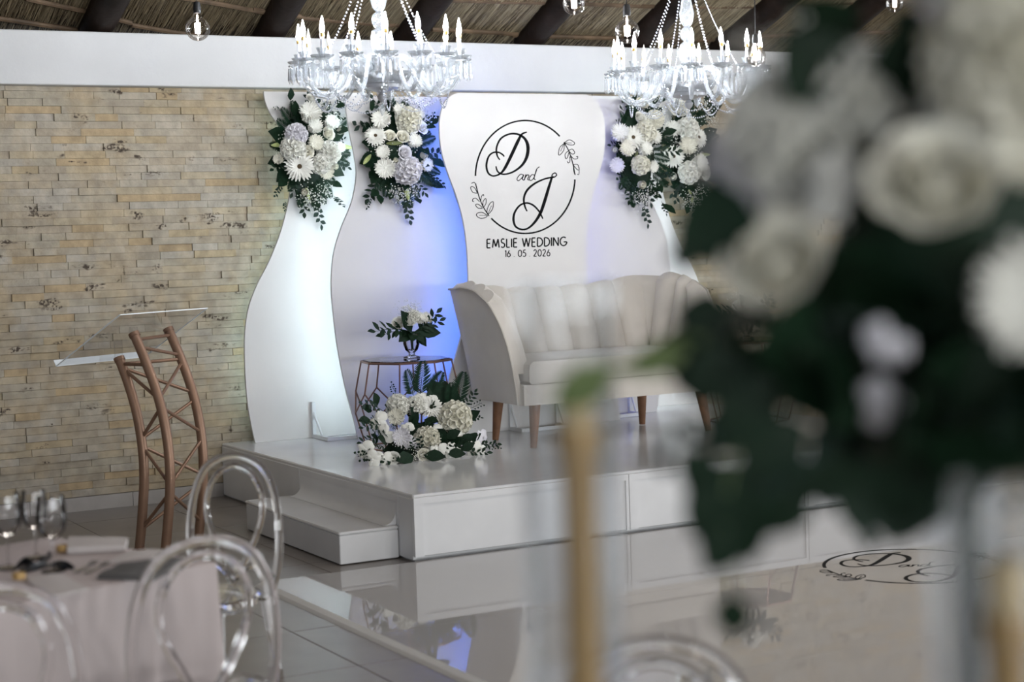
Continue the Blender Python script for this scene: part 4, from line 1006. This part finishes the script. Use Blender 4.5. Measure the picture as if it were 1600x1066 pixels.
# ------------------------------------------------------------------ chandeliers
def arm_meshes():
    d = {}
    arm = smoothpath([(0.05, 0, -0.03), (0.12, 0, 0.03), (0.18, 0, 0.0), (0.235, 0, -0.10), (0.30, 0, -0.155), (0.365, 0, -0.135), (0.41, 0, -0.07), (0.42, 0, -0.005)], 5)
    d['arm'] = MB().tube(arm, 0.0115, 7).mesh('glass_arm', 'crystal')
    c = (0.42, 0, 0)
    d['pan'] = MB().lathe([(0.008, -0.004), (0.04, 0.002), (0.060, 0.016), (0.064, 0.022), (0.058, 0.019), (0.03, 0.008), (0.012, 0.006)], 14, c).mesh('drip_pan', 'crystal_thin')
    d['cup'] = MB().lathe([(0.012, 0.006), (0.016, 0.02), (0.024, 0.042), (0.030, 0.058), (0.024, 0.052), (0.012, 0.03)], 12, c).mesh('candle_cup', 'crystal_thin')
    d['sleeve'] = MB().lathe([(0.0085, 0.01), (0.0085, 0.113)], 8, c).mesh('candle_sleeve', 'chrome')
    d['collar'] = MB().lathe([(0.0085, 0.1135), (0.0115, 0.116), (0.0125, 0.132), (0.011, 0.134)], 10, c).mesh('bulb_collar', 'brass')
    d['bulb'] = MB().lathe([(0.008, 0.1345), (0.012, 0.147), (0.0125, 0.158), (0.009, 0.179), (0.004, 0.202), (0.0012, 0.216)], 7, c).mesh('candle_bulb', 'flame')
    d['bulb_off'] = MB().lathe([(0.008, 0.1345), (0.012, 0.147), (0.0125, 0.158), (0.009, 0.179), (0.004, 0.202), (0.0012, 0.216)], 7, c).mesh('candle_bulb', 'dead')
    pr = MB()
    for k in range(9):
        a = 2 * PI * k / 9; x, y = 0.42 + 0.055 * math.cos(a), 0.055 * math.sin(a)
        pr.octa((x, y, 0.0), 0.007); pr.add([(x - .006, y, -.012), (x, y - .006, -.012), (x + .006, y, -.012), (x, y + .006, -.012), (x - .0095, y, -.075), (x, y - .0095, -.075), (x + .0095, y, -.075), (x, y + .0095, -.075), (x, y, -.095)],
                                     [(0, 3, 2, 1), (0, 1, 5, 4), (1, 2, 6, 5), (2, 3, 7, 6), (3, 0, 4, 7), (4, 5, 8), (5, 6, 8), (6, 7, 8), (7, 4, 8)])
    d['prisms'] = pr.mesh('prism_fringe', 'crystal', False)
    return d
AM = arm_meshes()
def beads(A, B, sag, r, n, rnd=None):
    mb = MB(); A = Vector(A); B = Vector(B)
    for i in range(n + 1):
        t = i / n; p_ = A.lerp(B, t) - Vector((0, 0, sag * 4 * t * (1 - t))); mb.octa(p_, r, r * 1.05)
    return mb
def chandelier(loc, label, phase, dead, rz_tilt, crooked):
    e = empty('crystal_chandelier', (0, 0, 0), label, 'chandelier', 'crystal chandeliers')
    MB().lathe([(0.004, -0.20), (0.02, -0.185), (0.026, -0.165), (0.012, -0.15), (0.10, -0.125), (0.105, -0.10), (0.03, -0.085), (0.025, -0.05), (0.045, -0.02), (0.05, 0.03), (0.028, 0.06)], 18).build('hub', 'chrome', e)
    col = MB().lathe([(0.028, 0.0605), (0.045, 0.09), (0.05, 0.13), (0.042, 0.17), (0.018, 0.185), (0.036, 0.205), (0.042, 0.23), (0.034, 0.255), (0.016, 0.268), (0.034, 0.29), (0.045, 0.34), (0.032, 0.40), (0.020, 0.47), (0.030, 0.52), (0.045, 0.56), (0.03, 0.62), (0.015, 0.66)], 16)
    col.build('glass_column', 'crystal_thin', e)
    MB().lathe([(0.06, -0.128), (0.14, -0.09), (0.165, -0.045), (0.16, -0.044), (0.13, -0.085), (0.06, -0.12)], 20, cap=False).build('glass_bowl', 'crystal_thin', e)
    MB().lathe([(0.01, 0.66), (0.12, 0.66), (0.13, 0.68), (0.04, 0.70), (0.01, 0.72)], 18).build('crown', 'crystal_thin', e)
    zc = roof(0, loc[1], 0.02).z - loc[2]
    MB().tube([(0, 0, 0.72), (0, 0, zc)], 0.006, 5).build('hanging_chain', 'chrome', e)
    N = 15
    for i in range(N):
        a = math.radians(phase + 360 / N * i); mw = Matrix.Rotation(a, 4, 'Z')
        ar = link('glass_arm', AM['arm'], e, mw)
        def sub(nm, me, rot=None):
            o = bpy.data.objects.new(nm, me); COL.objects.link(o); o.parent = ar
            if rot: o.matrix_basis = Matrix.Translation((0.42, 0, 0)) @ rot @ Matrix.Translation((-0.42, 0, 0))
            return o
        sub('drip_pan', AM['pan']); sub('candle_cup', AM['cup']); sub('prism_fringe', AM['prisms'])
        rot = Matrix.Rotation(crooked.get(i, 0.0), 4, 'Y') @ Matrix.Rotation(R.uniform(-.05, .05), 4, 'X')
        sub('candle_sleeve', AM['sleeve'], rot); sub('bulb_collar', AM['collar'], rot); sub('candle_bulb', AM['bulb_off' if i in dead else 'bulb'], rot)
        a2 = math.radians(phase + 360 / N * (i + 1))
        if i % 2 == 0:
            P0 = (0.36 * math.cos(a), 0.36 * math.sin(a), -0.12); P1 = (0.36 * math.cos(a2 + 0.42), 0.36 * math.sin(a2 + 0.42), -0.12)
            beads(P0, P1, 0.11, 0.0058, 24).build('bead_swag', 'bead', e, False)
            beads((0.02 * math.cos(a), 0.02 * math.sin(a), 0.655), (0.30 * math.cos(a), 0.30 * math.sin(a), 0.02), 0.05, 0.0062, 36).build('bead_strand', 'bead', e, False)
            beads((0.10 * math.cos(a), 0.10 * math.sin(a), -0.11), (0.34 * math.cos(a), 0.34 * math.sin(a), -0.14), 0.10, 0.0058, 20).build('bead_swag', 'bead', e, False)
    MB().octa((0, 0, -0.235), 0.02, 0.035).build('finial', 'crystal', e, False)
    e.location = loc; return e
c1_ = atD(595, 100, 9.0); c2_ = atD(1075, 116, 9.9)
# phase so that the arms meet the photograph's candles (camera-right direction is 0 degrees here)
chandelier(c1_, 'crystal chandelier with lit candle bulbs above the bouquets on the two blue-white screens', -29 - 10, {6, 7}, 0, {})
chandelier(c2_, 'crystal chandelier with lit candle bulbs hanging past the monogram screen, beside the pendant bulbs', -29 + 3, {5}, 0, {1: 0.25})

# ------------------------------------------------------------------ pendant globe bulbs
pend = [((309, 45), 8.9, 0.0625, 'clear globe bulb hanging alone in front of the thatch, over the bare stone wall'),
        ((897, 6), 9.0, 0.0585, 'clear globe bulb cut by the top edge, between the two chandeliers'),
        ((980, 49), 8.9, 0.0625, 'clear globe bulb in a black socket just above the chandelier past the monogram'),
        ((1181, 88), 9.35, 0.054, 'clear globe bulb among the candles at the far side of a chandelier'),
        ((1398, 6), 9.6, 0.048, 'small clear globe bulb at the top edge above the blurred flowers')]
for (px, d, r, lab) in pend:
    p_ = atD(*px, d); e = empty('globe_bulb', p_, lab, 'light bulb', 'pendant globe bulbs'); k = r / 0.0625
    pts = [(0.0625 * math.sin(a), -0.0625 * math.cos(a)) for a in np.linspace(0.02, 2.72, 16)] + [(0.020, 0.066), (0.017, 0.078)]
    MB().lathe([(a * k, b_ * k) for a, b_ in pts], 22, p_, False).build('globe', 'bulb_glass', e)
    MB().lathe([(a * k, b_ * k) for a, b_ in ((0.012, 0.0785), (0.019, 0.080), (0.021, 0.10), (0.017, 0.135), (0.006, 0.14))], 14, p_).build('socket', 'socket', e)
    fl = MB(); fl.lathe([(a * k, b_ * k) for a, b_ in ((0.003, -0.025), (0.014, -0.022), (0.015, 0.028), (0.004, 0.032), (0.003, 0.07))], 10, p_); fl.build('filament', 'filament', e)
    MB().tube([p_ + Vector((0, 0, 0.14 * k)), Vector((p_.x, p_.y, roof(p_.x, p_.y, 0.01).z))], 0.0028, 5).build('cord', 'socket', e)
#==TABLES==
# ------------------------------------------------------------------ clear loop-backed chairs
def chair_meshes():
    d = {}
    outer = [(-0.175, 0.02, 0.44), (-0.195, 0.0, 0.55), (-0.198, -0.008, 0.67), (-0.175, -0.018, 0.79), (-0.115, -0.026, 0.88), (0, -0.03, 0.915), (0.115, -0.026, 0.88), (0.175, -0.018, 0.79), (0.198, -0.008, 0.67), (0.195, 0.0, 0.55), (0.175, 0.02, 0.44)]
    d['back_loop'] = MB().tube(smoothpath(outer, 7), 0.0145, 10).mesh('back_loop', 'acrylic')
    inner = [(0.0, 0.005, 0.485), (0.055, -0.005, 0.56), (0.115, -0.010, 0.68), (0.12, -0.019, 0.775), (0.075, -0.025, 0.85), (0, -0.028, 0.878), (-0.075, -0.025, 0.85), (-0.12, -0.019, 0.775), (-0.115, -0.010, 0.68), (-0.055, -0.005, 0.56)]
    d['inner_loop'] = MB().tube(smoothpath(inner, 7, True), 0.0115, 9, closed=True).mesh('inner_loop', 'acrylic')
    low = [(-0.186, 0.018, 0.50), (-0.10, 0.01, 0.535), (-0.03, 0.012, 0.50), (0.0, 0.014, 0.46), (0.03, 0.012, 0.50), (0.10, 0.01, 0.535), (0.186, 0.018, 0.50)]
    d['lower_loop'] = MB().tube(smoothpath(low, 6), 0.010, 8).mesh('lower_loop', 'acrylic')
    seat = []
    for sc_, z in ((0.94, 0.425), (1.0, 0.43), (1.0, 0.452), (0.95, 0.458)):
        seat.append([(0.205 * sc_ * (1 + 0.10 * math.sin(a)) * math.cos(a), 0.165 + 0.18 * sc_ * math.sin(a), z) for a in [2 * PI * k / 28 for k in range(28)]])
    ms = MB(); ms.grid(seat, cv=True); ms.f.append(tuple(range(27, -1, -1))); ms.f.append(tuple(84 + k for k in range(28))); d['seat'] = ms.mesh('seat', 'acrylic')
    for i, (x, y, x2, y2) in enumerate(((-0.17, 0.05, -0.19, -0.02), (0.17, 0.05, 0.19, -0.02), (-0.16, 0.29, -0.17, 0.31), (0.16, 0.29, 0.17, 0.31))):
        d['leg%d' % i] = MB().tube([(x2, y2, 0.002), (x, y, 0.428)], [0.012, 0.018], 9).mesh('leg', 'acrylic')
    d['apron'] = MB().tube([(0.15 * math.cos(a), 0.165 + 0.14 * math.sin(a), 0.412) for a in [2 * PI * k / 20 for k in range(20)]], 0.010, 7, closed=True).mesh('seat_ring', 'acrylic')
    return d
CM = chair_meshes()
def ghost_chair(top, facing, label):
    # top: where the crest of the back is; facing: azimuth the sitter looks to
    e = empty('loop_back_chair', (0, 0, 0), label, 'chair', 'clear loop-backed chairs')
    for k, me in CM.items():
        link({'leg0': 'leg', 'leg1': 'leg', 'leg2': 'leg', 'leg3': 'leg', 'apron': 'seat_ring'}.get(k, k), me, e, Matrix.Identity(4))
    rz = facing - PI / 2; off = Matrix.Rotation(rz, 3, 'Z') @ Vector((0, -0.03, 0))
    e.location = (top.x - off.x, top.y - off.y, 0.0); e.rotation_euler = (0, 0, rz); return e
tdir = math.atan2(0.198, 0.531)
ghost_chair(onZ(367, 706, 0.929), math.radians(212), 'clear acrylic loop-backed chair at the table end, in front of the step')
ghost_chair(onZ(318, 836, 0.929), math.radians(93), 'clear acrylic loop-backed chair in front of the cloth, below the lectern')
ghost_chair(onZ(-12, 911, 0.929), math.radians(95), 'clear acrylic loop-backed chair cut by the frame below the wine glasses')
ghost_chair(onZ(1022, 992, 0.929), math.radians(-120), 'clear acrylic chair crest at the bottom edge, right of the gold candle')

# ------------------------------------------------------------------ guest table with cloth and place settings
K = Vector((1.616, -6.008, 0)); tu = Vector((-math.cos(tdir), -math.sin(tdir), 0)); tv = Vector((-math.sin(tdir), math.cos(tdir), 0))
TL, TD, TZ = 1.85, 0.80, 0.76
def tp(a, b_, z): q = K + tu * a + tv * b_; return Vector((q.x, q.y, z))
gt = empty('banquet_table', tp(TL / 2, TD / 2, 0), 'long banquet table under the pale cloth with wine glasses', 'table')
mb = MB(); lo = [tp(0.02, 0.02, 0.72), tp(TL - 0.02, 0.02, 0.72), tp(TL - 0.02, TD - 0.02, 0.72), tp(0.02, TD - 0.02, 0.72)]
mb.add(lo + [v + Vector((0, 0, 0.035)) for v in lo], [(0, 1, 2, 3), (7, 6, 5, 4), (0, 4, 5, 1), (1, 5, 6, 2), (2, 6, 7, 3), (3, 7, 4, 0)]); mb.build('table_top', 'leg_wood', gt, False)
for a, b_ in ((0.1, 0.1), (TL - 0.1, 0.1), (0.1, TD - 0.1), (TL - 0.1, TD - 0.1)): MB().tube([tp(a, b_, 0.002), tp(a, b_, 0.72)], 0.018, 8).build('leg', 'steel', gt)
def cloth(name, outline, ztop, zbot, label, amp=0.018, nfold=46, grp=None):
    n = 240; k = len(outline); per = [(outline[(i + 1) % k] - outline[i]).length for i in range(k)]; tot = sum(per); ring = []
    for j in range(n):
        t = j / n * tot; i = 0
        while t > per[i]: t -= per[i]; i += 1
        p_ = outline[i].lerp(outline[(i + 1) % k], t / per[i]); ring.append(p_)
    cen = sum(outline, Vector()) / k; rows = []
    gg = random.Random(9); ph = [gg.uniform(0.6, 1.3) for _ in range(n)]
    for s_ in (-0.02, 0.0, 0.01, 0.05, 0.2, 0.5, 0.8, 1.0):
        row = []
        for j, p_ in enumerate(ring):
            d = (p_ - cen); d.z = 0; d.normalize(); f_ = max(0, s_)
            o_ = amp * f_ ** 0.7 * (math.sin(j / n * nfold * 2 * PI) + 0.5 * math.sin(j / n * 17 * 2 * PI + 1)) + 0.02 * f_
            if s_ < 0: q = p_ - d * 0.01; z = ztop
            else: q = p_ + d * (0.004 + o_); z = ztop - 0.003 - (ztop - zbot) * f_
            row.append((q.x, q.y, z))
        rows.append(row)
    mb = MB(); mb.grid(rows, cv=True); mb.f.append(tuple(range(n)))
    o = mb.build(name, 'cloth'); tag(o, label, 'tablecloth'); return o
cloth('tablecloth', [tp(0, 0, 0), tp(TL, 0, 0), tp(TL, TD, 0), tp(0, TD, 0)], TZ, 0.03, 'pale mauve cloth over the banquet table beside the lectern')
def goblet(p_, label, h=0.215, r=0.042):
    e = empty('wine_glass', p_, label, 'wine glass', 'wine glasses on the banquet table'); s_ = h / 0.215
    MB().lathe([(0.034, 0.0), (0.033, 0.003), (0.012, 0.007), (0.0045, 0.012)], 20, p_).build('foot', 'glass', e)
    MB().tube([p_ + Vector((0, 0, 0.012)), p_ + Vector((0, 0, 0.09 * s_))], 0.0042, 8).build('stem', 'acrylic', e)
    bw = [(0.005, 0.09), (0.022, 0.098), (0.037, 0.118), (0.0425, 0.145), (0.042, 0.175), (0.037, h / s_)]
    MB().lathe([(a * r / 0.042, b_ * s_) for a, b_ in bw], 24, p_, False).build('bowl', 'glass', e)
    return e
gz = TZ + 0.002
goblet(onZ(84, 893, gz), 'wine glass standing over the end of the black ribbon')
goblet(onZ(14, 888, gz), 'wine glass cut by the picture edge at the table')
goblet(onZ(57, 872, gz), 'wine glass set behind and between the other two glasses', 0.20, 0.038)
def slab(name, corners, h, m, label, cat, grp=None, sub=5, wav=0.004, seed=1):
    g = random.Random(seed); c = [Vector(v) for v in corners]; P = []; Q = []
    for i in range(sub + 1):
        a = c[0].lerp(c[1], i / sub); b_ = c[3].lerp(c[2], i / sub); row = []; rq = []
        for j in range(sub + 1):
            v = a.lerp(b_, j / sub); k = math.sin(PI * i / sub) * math.sin(PI * j / sub)
            row.append(v + Vector((0, 0, h + wav * k + g.uniform(0, wav) * 0.6))); rq.append(v)
        P.append(row); Q.append(rq)
    mb = MB(); mb.grid(P); mb.grid([r_[::-1] for r_ in Q]); 
    mb.grid([P[0], Q[0]]); mb.grid([Q[-1], P[-1]]); mb.grid([[r_[0] for r_ in Q], [r_[0] for r_ in P]]); mb.grid([[r_[-1] for r_ in P], [r_[-1] for r_ in Q]])
    o = mb.build(name, m); tag(o, label, cat, grp); return o
def zq(*pp): return [onZ(a, b_, gz) for a, b_ in pp]
slab('folded_napkin', zq((105, 866), (196, 862), (200, 849), (108, 848)), 0.018, 'napkin', 'pale folded napkin at the far edge of the banquet table', 'napkin')
slab('folded_napkin', zq((75, 937), (140, 922), (92, 898), (40, 905)), 0.004, 'napkin', 'pale flat napkin under the nearest wine glass, at the table edge', 'napkin')
slab('dinner_napkin', zq((152, 905), (238, 909), (300, 876), (190, 886)), 0.010, 'napkin_grey', 'charcoal folded napkin at the table edge between ribbon and chair', 'napkin', wav=0.008)
slab('dinner_napkin', zq((160, 884), (262, 872), (258, 862), (205, 864)), 0.006, 'napkin', 'pale creased napkin beside the charcoal one', 'napkin', wav=0.006, seed=4)
rbn = empty('black_ribbon', onZ(65, 888, gz), 'black ribbon bow lying beneath the wine glasses', 'ribbon')
for pts in ([(22, 893), (40, 882), (58, 886), (75, 878), (82, 868)], [(30, 895), (52, 892), (80, 884), (100, 888), (116, 889)], [(60, 884), (72, 876), (80, 870)]):
    q = [onZ(a, b_, gz) for a, b_ in pts]; sm = smoothpath(q, 5); rb_ = MB(); n = len(sm); rows = []
    for i, v in enumerate(sm): h = 0.006 + 0.016 * abs(math.sin(PI * i / (n - 1) * 2)); rows.append([v + Vector((0.006, 0.012, 0.001)), v + Vector((0, 0, h)), v + Vector((-0.006, -0.012, 0.001))])
    rb_.grid(rows, cv=True); rb_.build('ribbon_loop', 'ribbon', rbn)
def ringo(p_, label):
    o = MB(); o.lathe([(0.016, 0.0), (0.018, 0.0), (0.019, 0.008), (0.018, 0.018), (0.016, 0.018), (0.015, 0.008), (0.016, 0.0)], 20, p_, False); o = o.build('napkin_ring', 'gold'); tag(o, label, 'napkin ring', 'gold napkin rings')
ringo(onZ(30, 905, gz + 0.008), 'gold napkin ring below the black ribbon'); ringo(onZ(98, 862, gz + 0.002), 'gold napkin ring by the far folded napkin')
for (a, b_), lab in ((((118, 893), (150, 878)), 'steel fork lying right of the black ribbon'), (((135, 894), (168, 880)), 'steel knife lying between the fork and the charcoal napkin')):
    A, B = onZ(*a, gz + 0.004), onZ(*b_, gz + 0.004); d = (B - A).normalized(); s_ = Vector((-d.y, d.x, 0)); L = (B - A).length
    cu = empty('fork' if 'fork' in lab else 'knife', A, lab, 'cutlery'); hd = MB(); rows = [[A + d * L * v + s_ * wd_, A + d * L * v - s_ * wd_] for v, wd_ in ((0, 0.007), (0.1, 0.009), (0.5, 0.005), (0.62, 0.004))]
    hd.grid(rows); hd.grid([[q + Vector((0, 0, -0.003)) for q in r_[::-1]] for r_ in rows]); hd.build('handle', 'steel', cu)
    if 'fork' in lab:
        for t_ in (-1, -0.33, 0.33, 1): MB().tube([A + d * L * 0.62, A + d * L * 0.74 + s_ * 0.009 * t_, A + d * L + s_ * 0.009 * t_ + Vector((0, 0, 0.004))], 0.0018, 4).build('tine', 'steel', cu)
    else:
        bl = MB(); bl.grid([[A + d * L * v + s_ * wd_, A + d * L * v - s_ * 0.004] for v, wd_ in ((0.62, 0.004), (0.75, 0.009), (0.92, 0.008), (1, -0.003))]); bl.build('blade', 'steel', cu)

# ------------------------------------------------------------------ foreground guest table, candles and tall flower arrangement
FT = Vector((1.02, -9.62, 0))
ft = empty('round_table', FT, 'round table below the picture that carries the tall flowers and gold candles', 'table')
MB().lathe([(0.70, 0.72), (0.72, 0.725), (0.72, 0.75), (0.70, 0.755)], 40, FT).build('table_top', 'leg_wood', ft)
MB().lathe([(0.28, 0.002), (0.28, 0.02), (0.05, 0.05), (0.04, 0.72)], 24, FT).build('pedestal', 'steel', ft)
cloth('round_tablecloth', [FT + Vector((0.74 * math.cos(a), 0.74 * math.sin(a), 0)) for a in [2 * PI * k / 48 for k in range(48)]], 0.762, 0.05, 'pale cloth on the round table below the picture edge', 0.03, 22)
def candle_set(px, d, ztop_glass, ztop_candle, rg, lab1, lab2):
    p_ = atD(px, 800, d); p_.z = 0.765
    e = empty('candlestick', p_, lab1, 'candlestick', 'gold candlesticks')
    MB().lathe([(0.027, 0.008), (0.027, 0.012), (0.012, 0.02), (0.008, 0.03)], 20, p_).build('base', 'gold', e)
    zc = ztop_candle - p_.z
    MB().lathe([(0.0155, 0.03), (0.0155, zc - 0.075), (0.019, zc - 0.068), (0.021, zc - 0.045), (0.0175, zc - 0.044)], 14, p_).build('gold_stem', 'gold', e)
    MB().lathe([(0.0160, zc - 0.0435), (0.0160, zc - 0.004), (0.009, zc)], 14, p_).build('candle', 'candle', e)
    MB().tube([p_ + Vector((0, 0, zc)), p_ + Vector((0.001, 0, zc + 0.010))], 0.0012, 4).build('wick', 'socket', e)
    zg = ztop_glass - p_.z; gsh = atD(px - 14, 800, d) - atD(px, 800, d)
    o = MB().lathe([(0.004, 0.0), (rg - 0.002, 0.0), (rg, 0.004), (rg, zg), (rg - 0.003, zg), (rg - 0.003, 0.007), (0.004, 0.006)], 40, p_ + gsh, False).build('glass_cylinder', 'cyl_glass'); tag(o, lab2, 'glass cylinder', 'tall glass cylinders')
candle_set(907, 1.5, atD(890, 440, 1.5).z, atD(905, 585, 1.5).z, 0.043, 'blurred gold candle on a slim stem in front of the sofa', 'tall glass cylinder around the gold candle in front of the sofa')
candle_set(1573, 1.33, atD(1573, 745, 1.33).z, atD(1573, 872, 1.33).z, 0.038, 'blurred gold candle at the lower right corner under the flowers', 'tall glass cylinder around the lower right corner candle')

DA = 1.55
ac = atD(1500, 430, DA)
fa = empty('tall_flower_arrangement', (ac.x, ac.y, 0.765), 'tall blurred arrangement of white roses and dark leaves close to the camera', 'flower arrangement')
vz = atD(1535, 730, DA).z
vo = Vector((ac.x, ac.y, 0.765)); H_ = vz - 0.765
MB().lathe([(0.004, 0.001), (0.060, 0.001), (0.064, 0.005), (0.040, 0.03), (0.030, 0.10), (0.030, H_ * 0.6), (0.036, H_), (0.033, H_), (0.027, H_ * 0.6), (0.027, 0.10), (0.03, 0.035), (0.004, 0.02)], 30, vo, False).build('glass_vase', 'cyl_glass', fa)
g = random.Random(77)
for i in range(14):
    a = g.uniform(0, 6.28); r = g.uniform(0, 0.02); MB().tube([vo + Vector((0.3 * r * math.cos(a), 0.3 * r * math.sin(a), 0.1)), vo + Vector((r * math.cos(a), r * math.sin(a), H_ + 0.04))], 0.0035, 5).build('stem', 'leaf', fa)
core = ac + Vector((0, 0, -0.01))
MB().lathe([(0.01, -0.15), (0.09, -0.11), (0.12, 0.0), (0.10, 0.10), (0.01, 0.14)], 18, core).build('foam_ball', 'leaf', fa)
mp = DA / F
def fg(px, py, d): return atD(px, py, d)
toCam = Vector(CAM) - ac; toCam.z = 0; toCam.normalize()
def fbloom(kind, px, py, rpx, d, pm='petal'):
    p_ = fg(px, py, d); n = (p_ - core).normalized() * 0.6 + toCam * 0.9 + (Vector((0, 0, 0.75)) if kind == 'rose' else Vector((0, 0, 0)))
    bloom(kind, fa, p_, n, rpx * d / F, g, pm)
for a in [('rose', 1462, 285, 112, 1.40, 'petal_warm'), ('rose', 1212, 412, 92, 1.44, 'petal_warm'), ('carn', 1560, 90, 120, 1.42, 'petal_warm'), ('mum', 1610, 460, 125, 1.40, 'petal'), ('carn', 1250, 225, 120, 1.55, 'petal'), ('carn', 1180, 260, 80, 1.56, 'petal_cool'),
          ('carn', 1330, 150, 85, 1.52, 'petal'), ('orchid', 1475, 60, 80, 1.46, 'petal_cool'), ('orchid', 1290, 290, 60, 1.46, 'petal'), ('mum', 1590, 250, 75, 1.45, 'petal_warm'), ('orchid', 1385, 535, 42, 1.40, 'petal_cool'), ('orchid', 1372, 635, 44, 1.42, 'petal_cool'),
          ('carn', 1500, 170, 55, 1.47, 'petal'), ('rose', 1640, 330, 90, 1.47, 'petal'), ('carn', 1700, 200, 110, 1.5, 'petal'), ('rose', 1680, 560, 100, 1.48, 'petal'), ('carn', 1560, -60, 110, 1.55, 'petal'), ('mum', 1440, -40, 90, 1.6, 'petal')]: fbloom(*a)
for i in range(8): gyp(fa, fg(g.uniform(1150, 1420), g.uniform(90, 330), g.uniform(1.5, 1.6)), toCam, 0.055, g)
for i in range(130):
    # a shell of leaves, denser below
    a = g.uniform(-1.0, 1.15); px = 1490 + g.gauss(0, 150); py = 545 + g.gauss(0, 110)
    if px < 1160: continue
    p_ = fg(px, min(py, 665), g.uniform(1.42, 1.62)); d = (p_ - core) + Vector((g.gauss(0, .12), g.gauss(0, .12), g.gauss(-0.02, .10)))
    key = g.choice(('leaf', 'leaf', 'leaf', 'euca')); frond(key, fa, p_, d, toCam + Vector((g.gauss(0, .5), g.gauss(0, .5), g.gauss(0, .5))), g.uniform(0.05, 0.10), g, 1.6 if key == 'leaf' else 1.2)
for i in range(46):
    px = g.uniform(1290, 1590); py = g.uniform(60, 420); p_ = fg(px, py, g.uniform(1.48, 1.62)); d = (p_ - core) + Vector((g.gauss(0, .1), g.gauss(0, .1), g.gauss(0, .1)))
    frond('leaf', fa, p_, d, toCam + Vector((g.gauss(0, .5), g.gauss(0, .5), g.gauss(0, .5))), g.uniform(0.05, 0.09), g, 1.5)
def away(px, py, qx, qy, L, d, key='leaf', wide=1.5):
    A, B = fg(px, py, d), fg(qx, qy, d); frond(key, fa, A, (B - A), toCam, L * d / F, g, wide)
for a in [(1190, 640, 1115, 690, 110, 1.44), (1180, 560, 1080, 600, 125, 1.44), (1150, 500, 1065, 490, 100, 1.47), (1130, 420, 1085, 300, 130, 1.47), (1160, 330, 1090, 400, 110, 1.47), (1150, 720, 1090, 820, 120, 1.44), (1150, 790, 1095, 880, 100, 1.43), (1190, 730, 1160, 850, 120, 1.45), (1130, 420, 1112, 290, 150, 1.46), (1300, 690, 1290, 790, 110, 1.45), (1130, 760, 1078, 840, 95, 1.43), (1145, 830, 1100, 900, 80, 1.42), (1160, 800, 1165, 880, 85, 1.44), (1110, 700, 1072, 770, 80, 1.44), (1230, 700, 1250, 800, 110, 1.46), (1380, 690, 1370, 790, 110, 1.45), (1440, 690, 1460, 790, 110, 1.45), (1500, 680, 1510, 770, 100, 1.56),
          (1200, 720, 1145, 800, 110, 1.44), (1250, 740, 1190, 830, 120, 1.46), (1350, 780, 1470, 815, 130, 1.46), (1300, 770, 1400, 800, 120, 1.45), (1145, 925, 1146, 1000, 76, 1.42), (1100, 390, 1060, 400, 60, 1.47), (1110, 560, 1060, 560, 80, 1.46), (1220, 600, 1110, 680, 130, 1.43), (1260, 660, 1150, 740, 130, 1.43)]: away(*a)
tw = MB(); tw.tube([fg(1150, 700, 1.44), fg(1130, 800, 1.43), fg(1140, 880, 1.42), fg(1145, 930, 1.42)], 0.0012, 4); tw.tube([fg(1280, 560, 1.5), fg(1150, 535, 1.48), fg(1060, 545, 1.46), fg(980, 568, 1.45), fg(915, 585, 1.44)], [0.004, 0.004, 0.0035, 0.003, 0.002], 6); tw.build('twig', 'young', fa)
away(1080, 545, 985, 575, 120, 1.46, 'young', 0.75); away(960, 572, 866, 632, 118, 1.44, 'young', 0.95); away(1120, 535, 1020, 560, 120, 1.47, 'young', 0.8)
